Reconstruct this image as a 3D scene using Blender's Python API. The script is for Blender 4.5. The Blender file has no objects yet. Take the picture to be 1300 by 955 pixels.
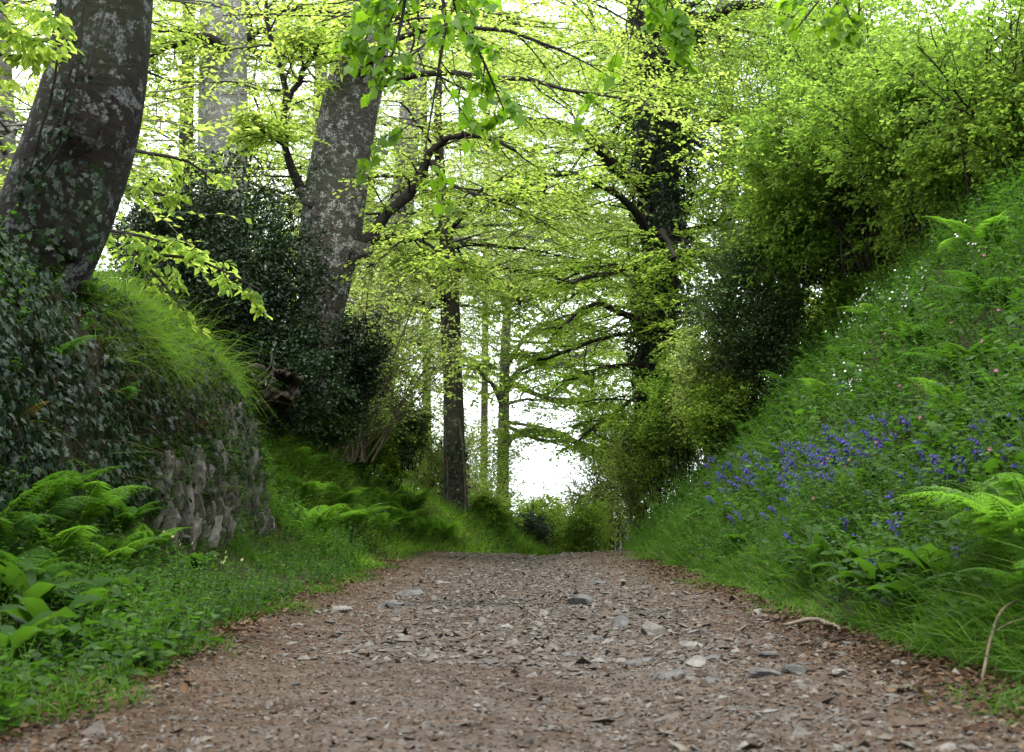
import bpy, math, random
import numpy as np
R = np.random.default_rng(7)
random.seed(7)
C = bpy.context.scene.collection
rad = math.radians
F = 1805.0; HZ = 650.0; H = 0.57          # pinhole of the photograph: level camera 0.57 m above the lane

# ------------------------------------------------------------------ helpers
def nrm(v):
    return v / np.maximum(np.linalg.norm(v, axis=-1, keepdims=True), 1e-9)
def at(px, py, Y):
    return np.array([(px - 650) * Y / F, Y, H + (HZ - py) * Y / F])
def tag(o, label=None, cat=None, group=None, kind=None):
    if label: o['label'] = label
    if cat: o['category'] = cat
    if group: o['group'] = group
    if kind: o['kind'] = kind
    return o

class MB:
    def __init__(s): s.V = []; s.T = []; s.Q = []; s.n = 0; s.tm = []; s.qm = []
    def add(s, V, T=None, Q=None, mi=0):
        V = np.asarray(V, dtype=np.float32).reshape(-1, 3)
        if T is not None and len(T):
            T = np.asarray(T, dtype=np.int32); s.T.append(T + s.n); s.tm.append(np.full(len(T), mi, np.int32))
        if Q is not None and len(Q):
            Q = np.asarray(Q, dtype=np.int32); s.Q.append(Q + s.n); s.qm.append(np.full(len(Q), mi, np.int32))
        s.V.append(V); s.n += len(V)
    def build(s, name, mats, parent=None, smooth=True, loc=None):
        me = bpy.data.meshes.new(name)
        if not isinstance(mats, (list, tuple)): mats = [mats]
        for m in mats: me.materials.append(m)
        if s.n:
            V = np.concatenate(s.V)
            if loc is not None: V = V - np.asarray(loc, np.float32)
            T = np.concatenate(s.T) if s.T else np.zeros((0, 3), np.int32)
            Q = np.concatenate(s.Q) if s.Q else np.zeros((0, 4), np.int32)
            me.vertices.add(len(V)); me.vertices.foreach_set('co', V.ravel())
            nl = T.size + Q.size
            me.loops.add(nl); me.loops.foreach_set('vertex_index', np.concatenate([T.ravel(), Q.ravel()]))
            me.polygons.add(len(T) + len(Q))
            st = np.concatenate([np.arange(len(T)) * 3, T.size + np.arange(len(Q)) * 4]).astype(np.int32)
            me.polygons.foreach_set('loop_start', st)
            if len(mats) > 1:
                me.polygons.foreach_set('material_index', np.concatenate(s.tm + s.qm))
            me.polygons.foreach_set('use_smooth', np.full(len(T) + len(Q), smooth))
            me.update(calc_edges=True)
        o = bpy.data.objects.new(name, me); C.objects.link(o)
        if loc is not None: o.location = loc
        if parent is not None: o.parent = parent
        return o

def empty(name, loc, rz=0.0):
    o = bpy.data.objects.new(name, None); C.objects.link(o)
    o.location = [float(v) for v in loc]; o.rotation_euler = (0, 0, rz); o.empty_display_size = .1
    return o
def copy_tree(o, parent=None):
    c = o.copy(); C.objects.link(c); c.parent = parent
    for ch in list(o.children): copy_tree(ch, c)
    return c

def resample(P, n, smooth=True):
    P = np.asarray(P, float)
    if smooth and len(P) > 2:                       # Catmull-Rom
        Q = np.vstack([2 * P[0] - P[1], P, 2 * P[-1] - P[-2]])
        out = []
        for i in range(1, len(Q) - 2):
            t = np.linspace(0, 1, 8, endpoint=False)[:, None]
            a, b, c, d = Q[i - 1], Q[i], Q[i + 1], Q[i + 2]
            out.append(.5 * (2 * b + (c - a) * t + (2 * a - 5 * b + 4 * c - d) * t**2 + (3 * b - a - 3 * c + d) * t**3))
        P = np.vstack(out + [P[-1:]])
    s = np.r_[0, np.cumsum(np.linalg.norm(np.diff(P[:, :3], axis=0), axis=1))]
    q = np.linspace(0, s[-1], n)
    return np.stack([np.interp(q, s, P[:, k]) for k in range(P.shape[1])], 1)

def tubes(P, rr, k=4):
    """batch of tubes: P (N,n,3), rr (N,n) -> V, Q"""
    N, n, _ = P.shape
    T = np.gradient(P, axis=1); T = nrm(T)
    ref = np.where(np.abs(T[:, :, 2:3].mean(1, keepdims=True)) > .8, np.array([1., 0, 0]), np.array([0, 0, 1.]))
    A = nrm(np.cross(T, ref)); B = np.cross(T, A)
    a = np.arange(k) / k * 2 * np.pi
    V = P[:, :, None, :] + rr[:, :, None, None] * (np.cos(a)[:, None] * A[:, :, None, :] + np.sin(a)[:, None] * B[:, :, None, :])
    idx = np.arange(N * n * k).reshape(N, n, k)
    j = np.roll(np.arange(k), -1)
    Q = np.stack([idx[:, :-1, :], idx[:, :-1, j], idx[:, 1:, j], idx[:, 1:, :]], -1).reshape(-1, 4)
    return V.reshape(-1, 3), Q

def vnoise(P, sc, seed=0):
    r = np.random.default_rng(seed); out = 0; amp = 1; tot = 0
    for o in range(4):
        for _ in range(3):
            d = r.normal(size=3); d /= np.linalg.norm(d)
            out = out + amp * np.sin((P @ d) * sc * (2**o) * r.uniform(.7, 1.4) + r.uniform(0, 6.3)); tot += amp
        amp *= .55
    return out / tot * 1.8

def rough_tube(P, rad_, k, seed=0, amp=.05, sc=6, cap=True):
    """one thick trunk with an uneven surface"""
    V, Q = tubes(P[None], rad_[None], k)
    n = len(P)
    ctr = np.repeat(P, k, 0); d = V - ctr
    V = ctr + d * (1 + amp * vnoise(V, sc, seed))[:, None]
    T = []
    if cap:
        V = np.vstack([V, P[-1:]]); c = n * k
        T = [[(n - 1) * k + i, (n - 1) * k + (i + 1) % k, c] for i in range(k)]
    return V, Q, T

# leaf templates: x along, y across, z out of the leaf
TPL = {
 'quad': (np.array([[0, 0, 0], [.45, .34, .06], [1, 0, -.04], [.45, -.34, .06]]), None, np.array([[0, 3, 2, 1]])),
 'oval': (np.array([[0, 0, 0], [.3, .3, .07], [.72, .26, .05], [1, 0, -.08], [.72, -.26, .05], [.3, -.3, .07]]), None, np.array([[0, 3, 2, 1], [0, 5, 4, 3]])),
 'long': (np.array([[0, 0, 0], [.35, .15, .05], [.75, .11, .0], [1, 0, -.12], [.75, -.11, .0], [.35, -.15, .05]]), None, np.array([[0, 3, 2, 1], [0, 5, 4, 3]])),
 'ivy': (np.array([[0, 0, 0], [-.08, .38, .03], [.38, .26, .05], [.42, .5, 0], [.62, .2, .04], [1, 0, -.08], [.62, -.2, .04], [.42, -.5, 0], [.38, -.26, .05], [-.08, -.38, .03]]),
         np.array([[0, 2, 1], [0, 4, 2], [2, 4, 3], [0, 8, 6], [0, 9, 8], [8, 7, 6], [0, 5, 4], [0, 6, 5]]), None),
 'palm': (np.array([[0, 0, 0], [-.10, .36, -.02], [.2, .36, .04], [.34, .56, -.08], [.55, .34, .02], [1.0, 0, -.22], [.55, -.34, .02], [.34, -.56, -.08], [.2, -.36, .04], [-.10, -.36, -.02]]),
         np.array([[0, 2, 1], [0, 4, 2], [2, 4, 3], [0, 5, 4], [0, 6, 5], [0, 8, 6], [8, 7, 6], [0, 9, 8]]), None),
}
def leaves(mb, P, D, Nn, size, tpl='oval', mi=0):
    t, T, Q = TPL[tpl]
    D = nrm(D); B = nrm(np.cross(Nn, D)); Nn = np.cross(D, B)
    s = np.broadcast_to(np.asarray(size, float), (len(P),))[:, None, None]
    V = P[:, None, :] + s * (t[None, :, 0:1] * D[:, None] + t[None, :, 1:2] * B[:, None] + t[None, :, 2:3] * Nn[:, None])
    off = (np.arange(len(P)) * len(t))[:, None, None]
    mb.add(V.reshape(-1, 3), None if T is None else (T[None] + off).reshape(-1, 3), None if Q is None else (Q[None] + off).reshape(-1, 4), mi)

def blades(mb, P, up, lean, L, W, droop=.5, n=4, mi=0):
    """grass: root P, direction up, bending towards lean"""
    N = len(P); t = np.linspace(0, 1, n)[None, :, None]
    L = L[:, None, None]; dr = np.broadcast_to(np.asarray(droop, float), (N,))[:, None, None]
    sag = np.array([0, 0, -1.])
    c = P[:, None] + L * (up[:, None] * (t - .35 * dr * t**2) + lean[:, None] * dr * .75 * t**2 + sag * dr * .3 * t**3)
    side = nrm(np.cross(up, lean) + R.normal(size=(N, 3)) * .35)
    w = (W[:, None, None] * (1 - t**1.6) * (.55 + .9 * np.minimum(t * 3, 1) * .5)) * .5
    l = c - side[:, None] * w; r = c + side[:, None] * w
    V = np.concatenate([l[:, :-1], r[:, :-1], c[:, -1:]], 1)   # 2(n-1)+1 verts
    m = 2 * (n - 1) + 1; k = n - 1
    off = (np.arange(N) * m)[:, None, None]
    Q = np.array([[i, k + i, k + i + 1, i + 1] for i in range(k - 1)])
    T = np.array([[k - 1, 2 * k - 1, 2 * k]])
    mb.add(V.reshape(-1, 3), (T[None] + off).reshape(-1, 3), (Q[None] + off).reshape(-1, 4), mi)

# ------------------------------------------------------------------ materials
def newmat(name):
    m = bpy.data.materials.new(name); m.use_nodes = True
    nt = m.node_tree; nt.nodes.clear()
    return m, nt, nt.nodes, nt.links
def ramp(nd, stops, interp='LINEAR'):
    r = nd.new('ShaderNodeValToRGB'); cr = r.color_ramp; cr.interpolation = interp
    while len(cr.elements) < len(stops): cr.elements.new(.5)
    for e, (p, c) in zip(cr.elements, stops): e.position = p; e.color = (*c, 1)
    return r
def leaf_mat(name, cols, trans, rough=.5, spec=.3, tf=.5, clump=1.2, coat=0.0):
    """cols: ramp over the single leaves; trans: colour of the light shining through"""
    m, nt, nd, lk = newmat(name)
    out = nd.new('ShaderNodeOutputMaterial'); mix = nd.new('ShaderNodeMixShader'); mix.inputs[0].default_value = tf
    p = nd.new('ShaderNodeBsdfPrincipled'); p.inputs['Roughness'].default_value = rough; p.inputs['Specular IOR Level'].default_value = spec
    t = nd.new('ShaderNodeBsdfTranslucent')
    g = nd.new('ShaderNodeNewGeometry')
    k = len(cols); cr = ramp(nd, [(i / max(1, k - 1), c) for i, c in enumerate(cols)])
    lk.new(g.outputs['Random Per Island'], cr.inputs[0])
    tc = nd.new('ShaderNodeTexCoord'); nz = nd.new('ShaderNodeTexNoise'); nz.inputs['Scale'].default_value = clump; nz.inputs['Detail'].default_value = 3
    lk.new(tc.outputs['Object'], nz.inputs['Vector'])
    mr = nd.new('ShaderNodeMapRange'); mr.inputs[1].default_value = .3; mr.inputs[2].default_value = .7; mr.inputs[3].default_value = .55; mr.inputs[4].default_value = 1.35
    lk.new(nz.outputs['Fac'], mr.inputs[0])
    mul = nd.new('ShaderNodeMix'); mul.data_type = 'RGBA'; mul.blend_type = 'MULTIPLY'; mul.inputs[0].default_value = 1
    lk.new(cr.outputs[0], mul.inputs[6]); lk.new(mr.outputs[0], mul.inputs[7])
    lk.new(mul.outputs[2], p.inputs['Base Color'])
    mul2 = nd.new('ShaderNodeMix'); mul2.data_type = 'RGBA'; mul2.blend_type = 'MULTIPLY'; mul2.inputs[0].default_value = 1
    hs = nd.new('ShaderNodeMapRange'); hs.inputs[3].default_value = .78; hs.inputs[4].default_value = 1.12
    lk.new(g.outputs['Random Per Island'], hs.inputs[0])
    mm = nd.new('ShaderNodeMath'); mm.operation = 'MULTIPLY'; lk.new(hs.outputs[0], mm.inputs[0]); lk.new(mr.outputs[0], mm.inputs[1])
    mul2.inputs[6].default_value = (*trans, 1); lk.new(mm.outputs[0], mul2.inputs[7])
    lk.new(mul2.outputs[2], t.inputs['Color'])
    lk.new(p.outputs[0], mix.inputs[1]); lk.new(t.outputs[0], mix.inputs[2]); lk.new(mix.outputs[0], out.inputs[0])
    return m
def bark_mat(name, dark, light, lichen, amount=.5, lsc=6.0, green=.3, band=True):
    m, nt, nd, lk = newmat(name)
    out = nd.new('ShaderNodeOutputMaterial'); p = nd.new('ShaderNodeBsdfPrincipled'); p.inputs['Roughness'].default_value = .9; p.inputs['Specular IOR Level'].default_value = .15
    tc = nd.new('ShaderNodeTexCoord')
    mp = nd.new('ShaderNodeMapping'); mp.inputs['Scale'].default_value = (1, 1, 2.2 if band else .35); lk.new(tc.outputs['Object'], mp.inputs[0])
    n1 = nd.new('ShaderNodeTexNoise'); n1.inputs['Scale'].default_value = 11; n1.inputs['Detail'].default_value = 10; n1.inputs['Roughness'].default_value = .78; lk.new(mp.outputs[0], n1.inputs[0])
    r1 = ramp(nd, [(.36, dark), (.64, light)]); lk.new(n1.outputs['Fac'], r1.inputs[0])
    # green algae in broad stains
    n2 = nd.new('ShaderNodeTexNoise'); n2.inputs['Scale'].default_value = 1.3; n2.inputs['Detail'].default_value = 5; lk.new(tc.outputs['Object'], n2.inputs[0])
    r2 = ramp(nd, [(.45, (0, 0, 0)), (.75, (green,) * 3)]); lk.new(n2.outputs['Fac'], r2.inputs[0])
    m2 = nd.new('ShaderNodeMix'); m2.data_type = 'RGBA'; lk.new(r2.outputs[0], m2.inputs[0]); lk.new(r1.outputs[0], m2.inputs[6]); m2.inputs[7].default_value = (.05, .07, .02, 1)
    # lichen blotches: distorted cells gated by broad noise
    nd3 = nd.new('ShaderNodeTexNoise'); nd3.inputs['Scale'].default_value = lsc * 2.5; nd3.inputs['Detail'].default_value = 4; lk.new(tc.outputs['Object'], nd3.inputs[0])
    vm = nd.new('ShaderNodeVectorMath'); vm.operation = 'SCALE'; vm.inputs['Scale'].default_value = .22; lk.new(nd3.outputs['Color'], vm.inputs[0])
    va = nd.new('ShaderNodeVectorMath'); lk.new(tc.outputs['Object'], va.inputs[0]); lk.new(vm.outputs[0], va.inputs[1])
    vo = nd.new('ShaderNodeTexVoronoi'); vo.inputs['Scale'].default_value = lsc * 2.3; vo.inputs['Randomness'].default_value = 1; lk.new(va.outputs[0], vo.inputs['Vector'])
    sc_ = nd.new('ShaderNodeSeparateColor'); lk.new(vo.outputs['Color'], sc_.inputs[0])
    pw = nd.new('ShaderNodeMath'); pw.operation = 'POWER'; pw.inputs[1].default_value = 1.6; lk.new(sc_.outputs[0], pw.inputs[0])
    rd = nd.new('ShaderNodeMath'); rd.operation = 'MULTIPLY_ADD'; rd.inputs[1].default_value = .75; rd.inputs[2].default_value = .10; lk.new(pw.outputs[0], rd.inputs[0])
    dv = nd.new('ShaderNodeMath'); dv.operation = 'DIVIDE'; lk.new(vo.outputs['Distance'], dv.inputs[0]); lk.new(rd.outputs[0], dv.inputs[1])
    rv = ramp(nd, [(.0, (1, 1, 1)), (.7, (.75, .75, .75)), (1, (0, 0, 0))]); lk.new(dv.outputs[0], rv.inputs[0])
    n4 = nd.new('ShaderNodeTexNoise'); n4.inputs['Scale'].default_value = lsc * .35; n4.inputs['Detail'].default_value = 6; n4.inputs['Roughness'].default_value = .7; lk.new(tc.outputs['Object'], n4.inputs[0])
    r4 = ramp(nd, [(.58 - .25 * amount, (0, 0, 0)), (.68 - .25 * amount, (1, 1, 1))]); lk.new(n4.outputs['Fac'], r4.inputs[0])
    sx = nd.new('ShaderNodeMath'); sx.operation = 'MULTIPLY'; lk.new(rv.outputs[0], sx.inputs[0]); lk.new(r4.outputs[0], sx.inputs[1])
    n5 = nd.new('ShaderNodeTexNoise'); n5.inputs['Scale'].default_value = 60; lk.new(tc.outputs['Object'], n5.inputs[0])
    sy = nd.new('ShaderNodeMath'); sy.operation = 'MULTIPLY'; lk.new(sx.outputs[0], sy.inputs[0])
    r5 = ramp(nd, [(.38, (.1,) * 3), (.58, (1, 1, 1))]); lk.new(n5.outputs['Fac'], r5.inputs[0]); lk.new(r5.outputs[0], sy.inputs[1])
    m3 = nd.new('ShaderNodeMix'); m3.data_type = 'RGBA'; lk.new(sy.outputs[0], m3.inputs[0]); lk.new(m2.outputs[2], m3.inputs[6]); m3.inputs[7].default_value = (*lichen, 1)
    lk.new(m3.outputs[2], p.inputs['Base Color'])
    b = nd.new('ShaderNodeBump'); b.inputs['Strength'].default_value = 1; b.inputs['Distance'].default_value = .035; lk.new(n1.outputs['Fac'], b.inputs['Height']); lk.new(b.outputs[0], p.inputs['Normal'])
    lk.new(p.outputs[0], out.inputs[0])
    return m
def plain_mat(name, c1, c2, sc=8, rough=.85, bump=.4, spec=.2, island=False, cols=None, dist=.01):
    m, nt, nd, lk = newmat(name)
    out = nd.new('ShaderNodeOutputMaterial'); p = nd.new('ShaderNodeBsdfPrincipled'); p.inputs['Roughness'].default_value = rough; p.inputs['Specular IOR Level'].default_value = spec
    tc = nd.new('ShaderNodeTexCoord'); n = nd.new('ShaderNodeTexNoise'); n.inputs['Scale'].default_value = sc; n.inputs['Detail'].default_value = 8; n.inputs['Roughness'].default_value = .65
    lk.new(tc.outputs['Object'], n.inputs[0])
    r = ramp(nd, [(.32, c1), (.68, c2)]); lk.new(n.outputs['Fac'], r.inputs[0])
    col = r.outputs[0]
    if cols:
        g = nd.new('ShaderNodeNewGeometry'); cr = ramp(nd, [(i / (len(cols) - 1), c) for i, c in enumerate(cols)]); lk.new(g.outputs['Random Per Island'], cr.inputs[0])
        mx = nd.new('ShaderNodeMix'); mx.data_type = 'RGBA'; mx.blend_type = 'MULTIPLY'; mx.inputs[0].default_value = 1; lk.new(cr.outputs[0], mx.inputs[6]); lk.new(r.outputs[0], mx.inputs[7]); col = mx.outputs[2]
    lk.new(col, p.inputs['Base Color'])
    if bump:
        b = nd.new('ShaderNodeBump'); b.inputs['Strength'].default_value = bump; b.inputs['Distance'].default_value = dist; lk.new(n.outputs['Fac'], b.inputs['Height']); lk.new(b.outputs[0], p.inputs['Normal'])
    lk.new(p.outputs[0], out.inputs[0])
    return m

M = {}
M['beech'] = leaf_mat('beech_leaf', [(.06, .13, .014), (.085, .17, .018), (.12, .20, .025)], (.58, .75, .12), .5, .15, .6)
M['beech_deep'] = leaf_mat('beech_leaf_deep', [(.045, .11, .012), (.065, .145, .015), (.10, .18, .02)], (.46, .65, .085), .5, .15, .58)
M['pale'] = leaf_mat('pale_leaf', [(.10, .16, .03), (.14, .2, .04), (.17, .23, .05)], (.66, .80, .22), .5, .15, .6)
M['syc'] = leaf_mat('sycamore_leaf', [(.05, .12, .010), (.08, .16, .014)], (.28, .52, .02), .45, .2, .5)
M['haw'] = leaf_mat('hawthorn_leaf', [(.045, .11, .016), (.075, .15, .02), (.12, .19, .03)], (.42, .64, .08), .5, .2, .55)
M['holly'] = leaf_mat('holly_leaf', [(.008, .020, .008), (.012, .03, .010), (.02, .042, .012)], (.03, .07, .008), .36, .3, .12)
M['dark_leaf'] = leaf_mat('evergreen_leaf', [(.03, .06, .018), (.045, .085, .024), (.075, .12, .035)], (.12, .22, .03), .4, .3, .3)
M['ivy'] = leaf_mat('ivy_leaf', [(.005, .014, .006), (.010, .025, .009), (.018, .04, .011)], (.025, .07, .008), .4, .22, .12, 2)
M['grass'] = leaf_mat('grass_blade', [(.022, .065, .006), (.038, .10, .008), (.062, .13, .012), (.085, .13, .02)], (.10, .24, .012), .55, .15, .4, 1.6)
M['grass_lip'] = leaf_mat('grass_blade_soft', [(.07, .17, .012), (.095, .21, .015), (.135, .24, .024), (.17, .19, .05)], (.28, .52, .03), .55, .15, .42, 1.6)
M['straw'] = leaf_mat('dry_grass', [(.07, .05, .025), (.12, .09, .045), (.09, .10, .03)], (.12, .10, .04), .7, .1, .3)
M['forb'] = leaf_mat('herb_leaf', [(.018, .055, .007), (.03, .08, .009), (.055, .12, .013)], (.085, .22, .012), .5, .2, .4, 1.8)
M['strap'] = leaf_mat('strap_leaf', [(.02, .065, .009), (.034, .085, .011)], (.07, .19, .012), .4, .3, .35)
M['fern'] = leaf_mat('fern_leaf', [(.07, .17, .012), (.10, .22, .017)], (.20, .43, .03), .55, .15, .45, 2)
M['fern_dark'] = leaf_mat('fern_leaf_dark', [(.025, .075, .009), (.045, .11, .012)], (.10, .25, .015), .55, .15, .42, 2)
M['fern_brown'] = leaf_mat('fern_leaf_brown', [(.11, .075, .016), (.15, .11, .022)], (.25, .18, .03), .6, .2, .35)
M['dock'] = leaf_mat('dock_leaf', [(.020, .06, .009), (.032, .085, .011)], (.10, .24, .015), .5, .15, .4)
M['bluebell'] = leaf_mat('bluebell_petal', [(.055, .042, .24), (.08, .064, .33), (.13, .10, .40)], (.10, .08, .38), .5, .2, .35)
M['pink'] = leaf_mat('pink_petal', [(.45, .07, .26), (.55, .13, .34)], (.5, .1, .3), .5, .3, .35)
M['white'] = leaf_mat('white_petal', [(.66, .68, .64), (.75, .75, .72)], (.6, .6, .55), .5, .3, .3)
M['primrose'] = leaf_mat('primrose_petal', [(.55, .53, .22), (.62, .6, .32)], (.5, .5, .2), .5, .3, .3)
M['stem'] = plain_mat('green_stem', (.03, .08, .012), (.06, .11, .02), 12, .6, 0)
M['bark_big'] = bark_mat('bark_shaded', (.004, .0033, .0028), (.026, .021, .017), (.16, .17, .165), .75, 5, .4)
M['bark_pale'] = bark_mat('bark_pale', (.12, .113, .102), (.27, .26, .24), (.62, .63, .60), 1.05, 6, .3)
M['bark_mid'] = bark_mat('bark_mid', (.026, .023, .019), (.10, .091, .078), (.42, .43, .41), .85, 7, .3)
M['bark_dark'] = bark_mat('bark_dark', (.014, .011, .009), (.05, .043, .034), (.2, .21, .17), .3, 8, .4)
M['bark_grey'] = bark_mat('bark_grey', (.08, .075, .066), (.16, .15, .135), (.36, .36, .34), .5, 6, .3)
M['twig'] = plain_mat('twig_bark', (.010, .008, .006), (.03, .025, .02), 14, .9, .3)
M['twig_tan'] = plain_mat('twig_bark_tan', (.06, .045, .03), (.13, .105, .075), 14, .85, .3)
M['deadwood'] = plain_mat('dead_wood', (.06, .045, .03), (.19, .155, .115), 16, .9, .6)
M['log'] = plain_mat('old_log', (.004, .003, .0025), (.045, .033, .025), 26, .9, 1, dist=.02)
M['slate'] = plain_mat('slate_stone', (.30, .30, .30), (1, 1, 1), 9, .9, .8, cols=[(.035, .03, .024), (.085, .074, .06), (.14, .125, .105), (.23, .21, .18)], dist=.02)
M['rock'] = plain_mat('path_rock', (.035, .034, .033), (.125, .124, .12), 14, .85, .9, dist=.015)
M['rock_pale'] = plain_mat('path_rock_pale', (.06, .053, .045), (.20, .188, .17), 14, .85, .9, dist=.015)
M['gravel'] = plain_mat('gravel_stone', (.45, .45, .45), (1, 1, 1), 30, .9, .3, cols=[(.055, .04, .029), (.10, .073, .052), (.10, .092, .085), (.14, .122, .10), (.19, .178, .165)])
M['litter'] = leaf_mat('leaf_litter', [(.028, .016, .010), (.055, .031, .018), (.095, .060, .036), (.15, .108, .07)], (.08, .05, .025), .85, .05, .15)

def path_mat():
    m, nt, nd, lk = newmat('lane_earth')
    out = nd.new('ShaderNodeOutputMaterial'); p = nd.new('ShaderNodeBsdfPrincipled'); p.inputs['Roughness'].default_value = .92; p.inputs['Specular IOR Level'].default_value = .12
    tc = nd.new('ShaderNodeTexCoord')
    def noise(sc, det=6, ro=.6):
        n = nd.new('ShaderNodeTexNoise'); n.inputs['Scale'].default_value = sc; n.inputs['Detail'].default_value = det; n.inputs['Roughness'].default_value = ro; lk.new(tc.outputs['Object'], n.inputs[0]); return n
    n1 = noise(1.1, 5); n2 = noise(42, 8, .75); n3 = noise(7, 6)
    r1 = ramp(nd, [(.35, (.046, .031, .021)), (.5, (.066, .047, .034)), (.68, (.10, .083, .066))]); lk.new(n1.outputs['Fac'], r1.inputs[0])
    r2 = ramp(nd, [(.30, (.45, .42, .40)), (.5, (.95, .92, .9)), (.68, (1.6, 1.55, 1.5))]); lk.new(n2.outputs['Fac'], r2.inputs[0])
    m1 = nd.new('ShaderNodeMix'); m1.data_type = 'RGBA'; m1.blend_type = 'MULTIPLY'; m1.inputs[0].default_value = 1; lk.new(r1.outputs[0], m1.inputs[6]); lk.new(r2.outputs[0], m1.inputs[7])
    v = nd.new('ShaderNodeTexVoronoi'); v.inputs['Scale'].default_value = 55; lk.new(tc.outputs['Object'], v.inputs['Vector'])
    rg = ramp(nd, [(0, (.05, .028, .016)), (.4, (.11, .07, .046)), (.7, (.09, .083, .076)), (1, (.21, .19, .165))]); lk.new(v.outputs['Color'], rg.inputs[0])
    r3 = ramp(nd, [(.42, (0, 0, 0)), (.6, (.75, .75, .75))]); lk.new(n3.outputs['Fac'], r3.inputs[0])
    m2 = nd.new('ShaderNodeMix'); m2.data_type = 'RGBA'; lk.new(r3.outputs[0], m2.inputs[0]); lk.new(m1.outputs[2], m2.inputs[6]); lk.new(rg.outputs[0], m2.inputs[7])
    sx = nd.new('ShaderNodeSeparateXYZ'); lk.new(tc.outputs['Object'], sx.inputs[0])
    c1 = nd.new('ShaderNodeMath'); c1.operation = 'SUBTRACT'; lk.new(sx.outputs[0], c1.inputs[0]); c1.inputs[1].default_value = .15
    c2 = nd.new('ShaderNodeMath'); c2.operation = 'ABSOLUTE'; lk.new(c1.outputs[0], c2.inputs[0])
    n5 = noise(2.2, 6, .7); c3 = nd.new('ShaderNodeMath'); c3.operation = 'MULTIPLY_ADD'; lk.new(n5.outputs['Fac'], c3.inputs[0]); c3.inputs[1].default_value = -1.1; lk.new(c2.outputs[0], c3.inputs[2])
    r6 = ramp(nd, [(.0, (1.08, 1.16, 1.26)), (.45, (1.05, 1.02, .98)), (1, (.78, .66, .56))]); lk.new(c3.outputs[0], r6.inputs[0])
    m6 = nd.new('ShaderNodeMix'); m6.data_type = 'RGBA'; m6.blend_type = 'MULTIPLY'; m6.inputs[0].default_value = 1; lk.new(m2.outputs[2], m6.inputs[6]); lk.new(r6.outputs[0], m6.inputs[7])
    lk.new(m6.outputs[2], p.inputs['Base Color'])
    ad = nd.new('ShaderNodeMath'); lk.new(n2.outputs['Fac'], ad.inputs[0]); lk.new(v.outputs['Distance'], ad.inputs[1])
    b = nd.new('ShaderNodeBump'); b.inputs['Strength'].default_value = .8; b.inputs['Distance'].default_value = .015; lk.new(ad.outputs[0], b.inputs['Height']); lk.new(b.outputs[0], p.inputs['Normal'])
    lk.new(p.outputs[0], out.inputs[0]); return m
M['path'] = path_mat()
M['earth'] = plain_mat('bank_earth', (.012, .010, .006), (.035, .03, .016), 5, .95, .8, .1, dist=.03)

# ------------------------------------------------------------------ terrain
def shift(Y, y0):
    d = np.clip(np.asarray(Y, float) - y0, 0, None)
    return np.where(d < 7, .032 * d**2, .032 * 49 + .3 * (d - 7))
def edgeL(Y): return -1.36 + shift(Y, 18)
def edgeR(Y): return 1.62 + shift(Y, 21)
def base(Y):
    Y = np.asarray(Y, float)
    return -np.minimum(.03 * np.clip(Y - 19.5, 0, None)**1.5, 3.2)
LY = [8, 12, 14.2, 18, 23, 30, 60]
LK = np.array([
 [(0,0),(.5,.07),(.85,.22),(1.05,.5),(1.13,1.1),(1.22,1.6),(1.42,1.98),(1.95,2.25),(3.2,2.6),(7,2.9)],
 [(0,0),(.45,.07),(.75,.2),(.88,.42),(.92,.95),(.99,1.45),(1.22,1.85),(1.8,2.2),(3.5,2.5),(7,2.8)],
 [(0,0),(.4,.15),(.8,.45),(1.0,.75),(1.2,1.0),(1.45,1.25),(1.8,1.55),(2.3,1.8),(3.5,2.1),(7,2.6)],
 [(0,0),(.35,.2),(.7,.7),(1.0,1.15),(1.2,1.4),(1.5,1.65),(1.9,1.85),(2.6,2.05),(4,2.3),(7,2.6)],
 [(0,0),(.35,.16),(.7,.5),(1.0,.8),(1.2,1.0),(1.5,1.2),(1.9,1.35),(2.6,1.5),(4,1.7),(7,1.9)],
 [(0,0),(.35,.15),(.7,.4),(1.0,.6),(1.2,.75),(1.5,.85),(1.9,.95),(2.6,1.05),(4,1.2),(7,1.4)],
 [(0,0),(.35,.15),(.7,.3),(1.0,.4),(1.2,.45),(1.5,.5),(1.9,.55),(2.6,.6),(4,.7),(7,.8)]], float)
RY = [12, 24, 34, 60]
_r = np.array([(0,0),(.12,.1),(.4,.36),(.8,.85),(1.2,1.32),(1.6,1.85),(2.3,2.8),(3.0,3.5),(4.2,3.85),(7,4.1)], float)
RK = np.stack([_r, _r * [1, .78], _r * [1, .4], _r * [1, .3]])
def keys(side, Y):
    Y = np.atleast_1d(np.asarray(Y, float)); ys, K = (LY, LK) if side == 'L' else (RY, RK)
    i = np.clip(np.searchsorted(ys, Y) - 1, 0, len(ys) - 2)
    t = np.clip((Y - np.array(ys)[i]) / (np.array(ys)[i + 1] - np.array(ys)[i]), 0, 1); t = t * t * (3 - 2 * t)
    return K[i] * (1 - t)[:, None, None] + K[i + 1] * t[:, None, None]
def lump(X, Y, z):
    P = np.stack([X, Y, z], -1)
    return .10 * vnoise(P, 1.5, 3) + .035 * vnoise(P, 5, 4)
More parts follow.
